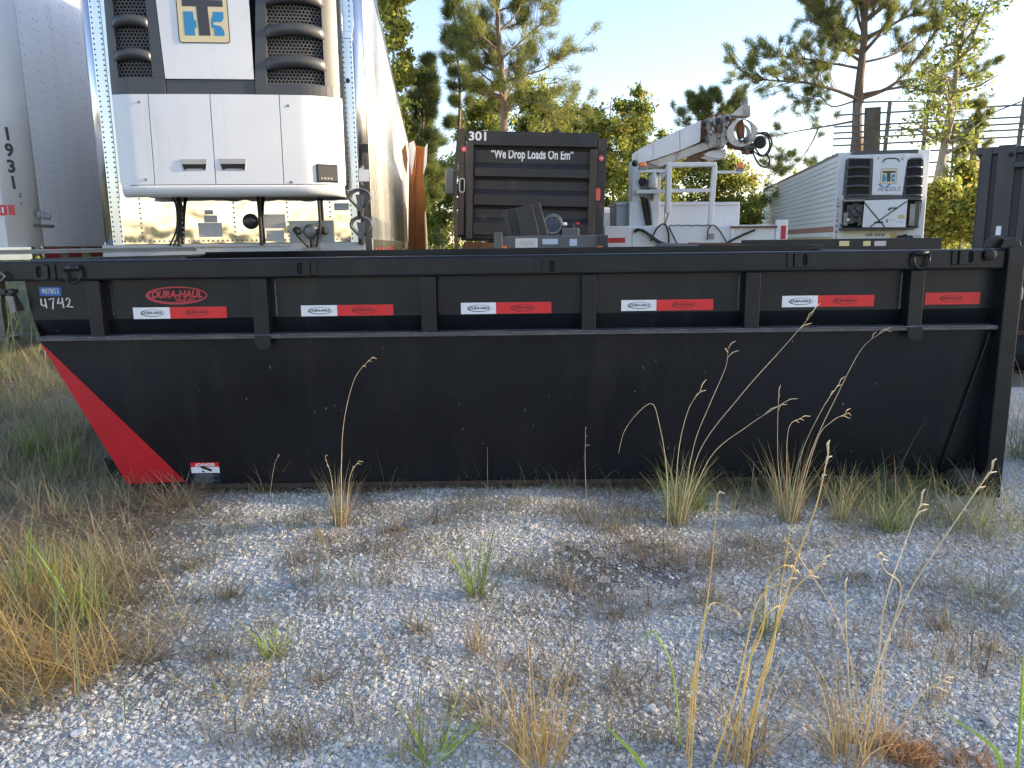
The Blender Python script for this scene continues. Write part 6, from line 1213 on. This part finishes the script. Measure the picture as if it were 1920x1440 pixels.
def pine(u, Y, top_v, w_px, label, seed, crown_v=None, trunk_px=10, lean=0.0, whorls=11, yellow=0.4, dense=1.0, limbs=None, droop=0.25, name='pine_tree', foot_u=None, length=0.26):
    r = np.random.default_rng(seed); sc = Y/F_PX
    p0 = at(foot_u if foot_u else u, 455, Y); top = at(u, top_v, Y); H = top.z; R0 = trunk_px*sc/2*1.15; Wd = w_px*sc/2
    t = thing(name, label, 'tree', (p0.x, p0.y, 0), 0, 'pines behind the lot')
    dxy = (top.x-p0.x)/H
    spine = [Vector((dxy*z+0.10*math.sin(z*0.9+seed)*min(1, z/3), 0.10*math.sin(z*0.7+seed*2), z)) for z in np.linspace(0, H, 14)]
    tb = Tubes(); tb.add(spine, R0, 0.02, 8)
    def sp(z): f = z/H*13; i = min(12, int(f)); return spine[i].lerp(spine[i+1], f-i)
    zc = at(u, crown_v, Y).z if crown_v is not None else H*0.35
    P, D = [], []
    def foliage(pts, frac, nt):
        for _ in range(nt):
            f = frac+(1-frac)*r.random(); x = f*(len(pts)-1); i = min(len(pts)-2, int(x)); q = pts[i].lerp(pts[i+1], x-i); d = (pts[i+1]-pts[i]).normalized()
            P.append(q); D.append(d*0.9+Vector((0, 0, 0.25)))
    for k in range(whorls):
        f = (k+0.5*r.random())/whorls; z = zc+(H-zc)*f*0.97; prof = (1-f)**0.65*(0.55+0.75*min(1, f*2.5)) if f < 1 else 0.2
        for j in range(int(r.integers(3, 6))):
            a = r.random()*6.283; L_ = Wd*max(0.16, prof)*r.uniform(0.65, 1.15)
            pts = limb(r, sp(z), (math.cos(a), math.sin(a), r.uniform(0.05, 0.55)+0.4*f), L_, 0.5, 0.10)
            br = R0*0.30*(1-0.6*f); tb.add(pts, br, br*0.2, 4)
            foliage(pts, 0.72, int((4+L_*2.5)*dense))
            for s in range(int(5+L_*3.2)):
                x = r.uniform(0.3, 0.95)*(len(pts)-1); i = min(len(pts)-2, int(x)); q = pts[i].lerp(pts[i+1], x-i); d = (pts[i+1]-pts[i]).normalized()
                dd = d+Vector((r.normal(0, 0.6), r.normal(0, 0.6), r.normal(0.1, 0.35))); sub = limb(r, q, dd, L_*r.uniform(0.15, 0.45), 0.35, 0.2, 4)
                tb.add(sub, br*0.35, br*0.12, 3); foliage(sub, 0.62, int((5+L_*1.2)*dense))
    for (path, rr, nt) in (limbs or []):                          # limbs that can be told apart in the view
        o = Vector((p0.x, p0.y, 0)); yb = Y; pts = [at(uu, vv, Y+dy_)-o for uu, vv, dy_ in path]; pts = curve_pts(pts, 4); tb.add(pts, rr*0.75, rr*0.15, 5)
        foliage(pts, 0.8, int(nt*0.5))
        for s in range(int(nt*1.7)):
            x = r.uniform(0.25, 1.0)*(len(pts)-1); i = min(len(pts)-2, int(x)); q = pts[i].lerp(pts[i+1], x-i); d = (pts[i+1]-pts[i]).normalized()
            dd = d*0.8+Vector((r.normal(0, 0.6), r.normal(0, 0.7), r.normal(0.25, 0.5))); sub = limb(r, q, dd, r.uniform(0.4, 1.7), 0.3, 0.2, 5); tb.add(sub, rr*0.2, rr*0.07, 3); foliage(sub, 0.66, 7)
    tb.m.build('trunk', BARK, t, smooth=True)
    P = np.array([tuple(v) for v in P]); D = np.array([tuple(v) for v in D]); n = len(P)
    wy = np.clip(r.normal(yellow, 0.3, n), 0, 1)[:, None]; cols = NG*(1-wy)+NY*wy; cols = np.where(r.random((n, 1)) < 0.25*(1-yellow), ND, cols)
    Vv, Qq, T_ = tufts_mesh(P, D, 22, length*0.95, 0.0115*max(1, Y/24), cols, r, 0.85); npmesh('crown', Vv, Qq, MATS['needle'], t, tint=T_); return t
def broadleaf(u, Y, top_v, w_px, label, seed, crown_v=None, trunk_px=8, yellow=0.5, n_leaf=9000, leaf=0.095, foot_u=None, orange=0.0, path=None, name='leafy_tree', group='broadleaf trees behind the lot', gaps=0.5):
    r = np.random.default_rng(seed); sc = Y/F_PX
    p0 = at(foot_u if foot_u else u, 455, Y); top = at(u, top_v, Y); H = top.z; R0 = trunk_px*sc/2; Wd = w_px*sc/2
    t = thing(name, label, 'tree', (p0.x, p0.y, 0), 0, group); tb = Tubes(); o = Vector((p0.x, p0.y, 0))
    if path: spine = [Vector((0, 0, 0))]+[at(uu, vv, Y)-o for uu, vv in path]; spine = curve_pts(spine, 4)
    else:
        dxy = (top.x-p0.x)/H; spine = [Vector((dxy*z+0.14*math.sin(z*0.8+seed)*min(1, z/3), 0.12*math.sin(z*0.6+seed), z)) for z in np.linspace(0, H*0.97, 14)]
    tb.add(spine, R0, 0.015, 7); n_ = len(spine)-1
    zc = at(u, crown_v, Y).z if crown_v is not None else H*0.2
    ends = []
    for k in range(26):
        f = r.random()**0.85; z = zc+(H-zc)*f; i = min(range(n_+1), key=lambda q: abs(spine[q].z-z*0.9)); prof = math.sqrt(max(0.05, 1-(2*f-0.85)**2/1.4))
        a = r.random()*6.283; L_ = Wd*prof*r.uniform(0.55, 1.45); pts = limb(r, spine[i], (math.cos(a), math.sin(a), r.uniform(0.15, 0.9)), L_, 0.25, 0.2, 5); tb.add(pts, R0*0.28, R0*0.06, 4)
        for s in range(5):
            x = r.uniform(0.3, 1.0)*5; j = min(4, int(x)); q = pts[j].lerp(pts[j+1], x-j); sub = limb(r, q, (r.normal(), r.normal(), r.normal(0.3, 0.6)), L_*r.uniform(0.2, 0.6), 0.2, 0.25, 4); tb.add(sub, R0*0.09, R0*0.03, 3); ends += sub[2:]
        ends += pts[3:]
    tb.m.build('trunk', BARK2, t, smooth=True)
    E = np.array([tuple(v) for v in ends]); E = E[r.random(len(E)) > 0.25+0.35*gaps]; k = len(E); i = r.integers(0, k, n_leaf)
    cs = r.uniform(0.08, 0.24, k)*max(0.8, Wd/1.4); C_ = E[i]+r.normal(0, 1, (n_leaf, 3))*cs[i][:, None]*np.array((1, 1, 0.8))
    a = r.normal(0, 1, (n_leaf, 3)); a /= np.linalg.norm(a, axis=1, keepdims=True); b_ = np.cross(a, r.normal(0, 1, (n_leaf, 3))); b_ /= np.linalg.norm(b_, axis=1, keepdims=True)
    s = leaf*np.exp(r.normal(0, 0.25, (n_leaf, 1)))*0.5
    Vv = np.stack([C_-a*s*1.3, C_+b_*s*0.7, C_+a*s*1.3, C_-b_*s*0.7], 1).reshape(-1, 3); Qq = np.arange(n_leaf*4).reshape(-1, 4)
    wy = np.clip(r.normal(yellow, 0.28, k), 0, 1)[i][:, None]; cols = LG*(1-wy)+LY*wy; cols = np.where((r.random(k) < 0.2*(1-yellow))[i][:, None], LD, cols); cols = np.where((r.random(k) < orange)[i][:, None], LO, cols)*np.exp(r.normal(0, 0.2, (n_leaf, 1)))
    npmesh('crown', Vv, Qq, MATS['leaf'], t, tint=np.clip(cols, 0.005, 0.8)); return t
broadleaf(742, 24, -60, 100, 'tall yellow-green leafy tree rising behind the reefer trailer roof', 101, crown_v=330, trunk_px=9, yellow=1.0, n_leaf=14000, leaf=0.11)
pine(795, 25, 95, 105, 'short dense dark pine beside the reefer trailer end', 102, crown_v=400, trunk_px=8, whorls=14, yellow=0.25, dense=1.3)
pine(856, 27, -60, 80, 'slim dark pine with a bare lower trunk left of the dump truck', 103, crown_v=245, trunk_px=8, whorls=9, yellow=0.12, dense=1.0)
pine(938, 24, -150, 200, 'large pine standing right behind the dump truck', 104, crown_v=230, trunk_px=19, whorls=9, yellow=0.55, dense=1.1,
     limbs=[([(938, 160, 0), (970, 145, -0.3), (1020, 130, -0.6), (1055, 105, -0.8)], 0.06, 16), ([(936, 125, 0), (905, 95, 0.4), (890, 60, 0.6)], 0.05, 12), ([(940, 190, 0), (985, 188, -0.2), (1030, 205, -0.4), (1065, 215, -0.5)], 0.05, 14), ([(938, 165, 0), (905, 140, 0.2), (880, 112, 0.3)], 0.05, 10), ([(942, 110, 0), (985, 70, 0.3), (1030, 30, 0.4)], 0.05, 14)])
for i, (u, Y, tv, w, cv, lab, yl, nl) in enumerate((
    (905, 30, 180, 110, 300, 'light green bushy tree behind the dump truck roof, nearer the slim pine', 0.5, 5000), (1000, 31, 165, 130, 300, 'pale leafy tree filling in beneath the large pine', 0.55, 6000), (1058, 31, 190, 100, 310, 'low leafy tree at the right shoulder of the dump truck', 0.5, 5000),
    (1108, 28, 185, 90, 430, 'yellowish leafy tree just right of the dump truck', 0.6, 6000), (1150, 27, 180, 110, 440, 'broad yellow-green tree between dump truck and boom', 0.7, 8000), (1195, 28, 138, 75, 400, 'tallest slender leafy tree left of the boom', 0.45, 6500), (1240, 32, 235, 100, 440, 'low leafy tree hidden behind the boom', 0.4, 5000),
    (825, 33, 300, 120, 460, 'dark low tree between reefer end and dump truck', 0.3, 6000), (1290, 36, 290, 150, 450, 'leafy tree seen through the white rack frame', 0.5, 6000), (1370, 36, 300, 120, 455, 'yellow leafy tree behind the right amber beacon', 0.65, 6000), (1425, 42, 370, 90, 460, 'small far tree between boom truck and far reefer', 0.5, 3500))):
    broadleaf(u, Y, tv, w, lab, 110+i, crown_v=cv, yellow=yl, n_leaf=int(nl*1.6), leaf=0.088*Y/27, orange=0.02)
pine(1335, 34, 165, 170, 'rounded pine showing above the boom', 130, crown_v=330, trunk_px=9, whorls=9, yellow=0.45, dense=1.0)
pine(1618, 33, -200, 400, 'big spreading pine with long bare limbs behind the far reefer', 131, crown_v=110, trunk_px=26, whorls=10, yellow=0.5, dense=1.0, foot_u=1612, length=0.30,
     limbs=[([(1617, 190, 0), (1570, 170, -0.5), (1510, 155, -0.8), (1440, 150, -1.2), (1395, 140, -1.5)], 0.11, 30), ([(1620, 130, 0), (1570, 120, -0.3), (1490, 108, -0.6), (1430, 105, -1.0)], 0.09, 26), ([(1612, 225, 0), (1560, 235, 0.4), (1500, 245, 0.6), (1450, 255, 0.8)], 0.07, 6), ([(1535, 239, 0.45), (1522, 268, 0.5), (1500, 300, 0.6), (1475, 320, 0.7)], 0.05, 18),
            ([(1612, 186, 0), (1680, 155, 0.4), (1740, 80, 0.8), (1790, 10, 1.2), (1820, -40, 1.4)], 0.12, 26), ([(1612, 178, 0), (1680, 165, -0.4), (1740, 158, -0.6), (1800, 150, -0.8), (1850, 130, -1)], 0.08, 20), ([(1618, 118, 0), (1575, 85, 0.4), (1550, 40, 0.6), (1530, -20, 0.8)], 0.09, 26), ([(1614, 118, 0), (1680, 100, 0.3), (1730, 60, 0.5), (1770, 50, 0.6)], 0.07, 18), ([(1618, 60, 0), (1606, 20, 0), (1600, -60, 0)], 0.10, 16), ([(1600, 190, 0), (1560, 200, 0.3), (1535, 180, 0.5), (1515, 190, 0.6)], 0.05, 16), ([(1612, 192, 0), (1700, 190, -0.7), (1760, 195, -1.0), (1800, 200, -1.2)], 0.05, 8)])
broadleaf(1815, 27, -40, 170, 'leaning pale-trunked tree with sparse leaves at the upper right', 140, crown_v=260, trunk_px=24, yellow=0.35, n_leaf=2600, leaf=0.11, foot_u=1728, path=[(1736, 440), (1752, 370), (1768, 290), (1783, 200), (1797, 110), (1812, 20), (1818, -40)], gaps=1.0)
pine(1832, 29, 175, 100, 'thin young pine between the leaning tree and tall container', 141, crown_v=440, trunk_px=9, whorls=9, yellow=0.5, dense=0.6)
pine(1780, 31, 215, 70, 'spindly sapling pine left of the thin young pine', 142, crown_v=430, trunk_px=6, whorls=7, yellow=0.45, dense=0.5)
for i, (u, Y, tv, w, lab, yl) in enumerate(((1765, 26, 330, 70, 'yellow-green bush right of the far reefer', 0.65), (1805, 27, 300, 70, 'taller yellow bush next to the tall container', 0.6), (1840, 25, 345, 60, 'golden bush touching the tall container', 0.75), (1745, 30, 350, 50, 'low bush at the foot of the leaning tree', 0.6))):
    broadleaf(u, Y, tv, w, lab, 150+i, crown_v=455, yellow=yl, n_leaf=6500, leaf=0.11, orange=0.04, trunk_px=4, name='bush', group='bushes at the wood edge')
# a far wood closing the view, and an unseen wood added on the right to shade the lot
def wood(name, boxes, n, leaf, seed, label, dens=None):
    r = np.random.default_rng(seed); Cs, S = [], []
    for (x, y, z, rx, ry, rz_, w) in boxes:
        k = int(n*w); d = r.normal(0, 1, (k, 3)); d /= np.linalg.norm(d, axis=1, keepdims=True); rr = r.random((k, 1))**0.45; Cs.append(np.array((x, y, z))+d*rr*np.array((rx, ry, rz_)))
    C_ = np.concatenate(Cs); C_ = C_[C_[:, 2] > 0.1]; n = len(C_)
    a = r.normal(0, 1, (n, 3)); a /= np.linalg.norm(a, axis=1, keepdims=True); b_ = np.cross(a, r.normal(0, 1, (n, 3))); b_ /= np.linalg.norm(b_, axis=1, keepdims=True); s = leaf*np.exp(r.normal(0, 0.3, (n, 1)))*0.5
    Vv = np.stack([C_-a*s, C_+b_*s*0.8, C_+a*s, C_-b_*s*0.8], 1).reshape(-1, 3); wy = np.clip(r.normal(0.4, 0.35, (n, 1)), 0, 1); cols = (LG*(1-wy)+LY*wy)*np.exp(r.normal(0, 0.25, (n, 1)))
    o = npmesh(name, Vv, np.arange(n*4).reshape(-1, 4), MATS['leaf'], tint=cols); tag(o, label, 'woodland', kind='stuff'); return o
r_ = np.random.default_rng(5); B = []
for k in range(46):
    x = -45+2.6*k+r_.normal(0, 1); h = r_.uniform(2.0, 4.2); B.append((x, 52+r_.normal(0, 3), h*0.5, r_.uniform(2, 3.2), 2, h, 1/46))
wood('treeline', B, 26000, 0.35, 6, 'far line of low woodland closing the view behind everything')
n_ = Vector((-sdir.y, sdir.x, 0)).normalized(); s2 = Vector((sdir.x, sdir.y, 0)).normalized(); B = []
r_ = np.random.default_rng(9)
for k in range(330):                                                  # thin tall crowns, added with density set in bands to filter the low sun
    c_ = r_.uniform(-8, 19); d = 58+r_.uniform(-9, 12); dens = 0.45 if c_ < 1.7 else 1.0 if c_ < 9.5 else 0.5
    p = s2*d+n_*c_; B.append((p.x, p.y, r_.uniform(3, 25), r_.uniform(1.0, 2.2), r_.uniform(1.0, 2.2), r_.uniform(1.0, 2.4), dens/240))
wood('shade_wood', B, 25000, 0.40, 10, 'wood beyond the lot on the sunny side')
B = [(-90+12*k+r_.normal(0, 1), -170+r_.normal(0, 5), 0.5, 5.0, 3.5, r_.uniform(2.5, 4.5), 1/16) for k in range(16)]  # unseen hedge behind the camera, added for what the polished metal reflects
wood('far_hedge', B, 3000, 0.5, 12, 'low far hedge on the near side of the lot')
# ---------------------------------------------------------------- lettering becomes plain mesh
dg = bpy.context.evaluated_depsgraph_get(); dg.update()
for o in TEXTS:
    me = bpy.data.meshes.new_from_object(o.evaluated_get(dg)); n = o.name; p = o.parent
    if not me.materials: me.materials.append(o.data.materials[0])
    q = bpy.data.objects.new(n, me); q.location = o.location; q.rotation_euler = o.rotation_euler; q.scale = o.scale
    bpy.data.objects.remove(o); q.name = n; link(q, p)
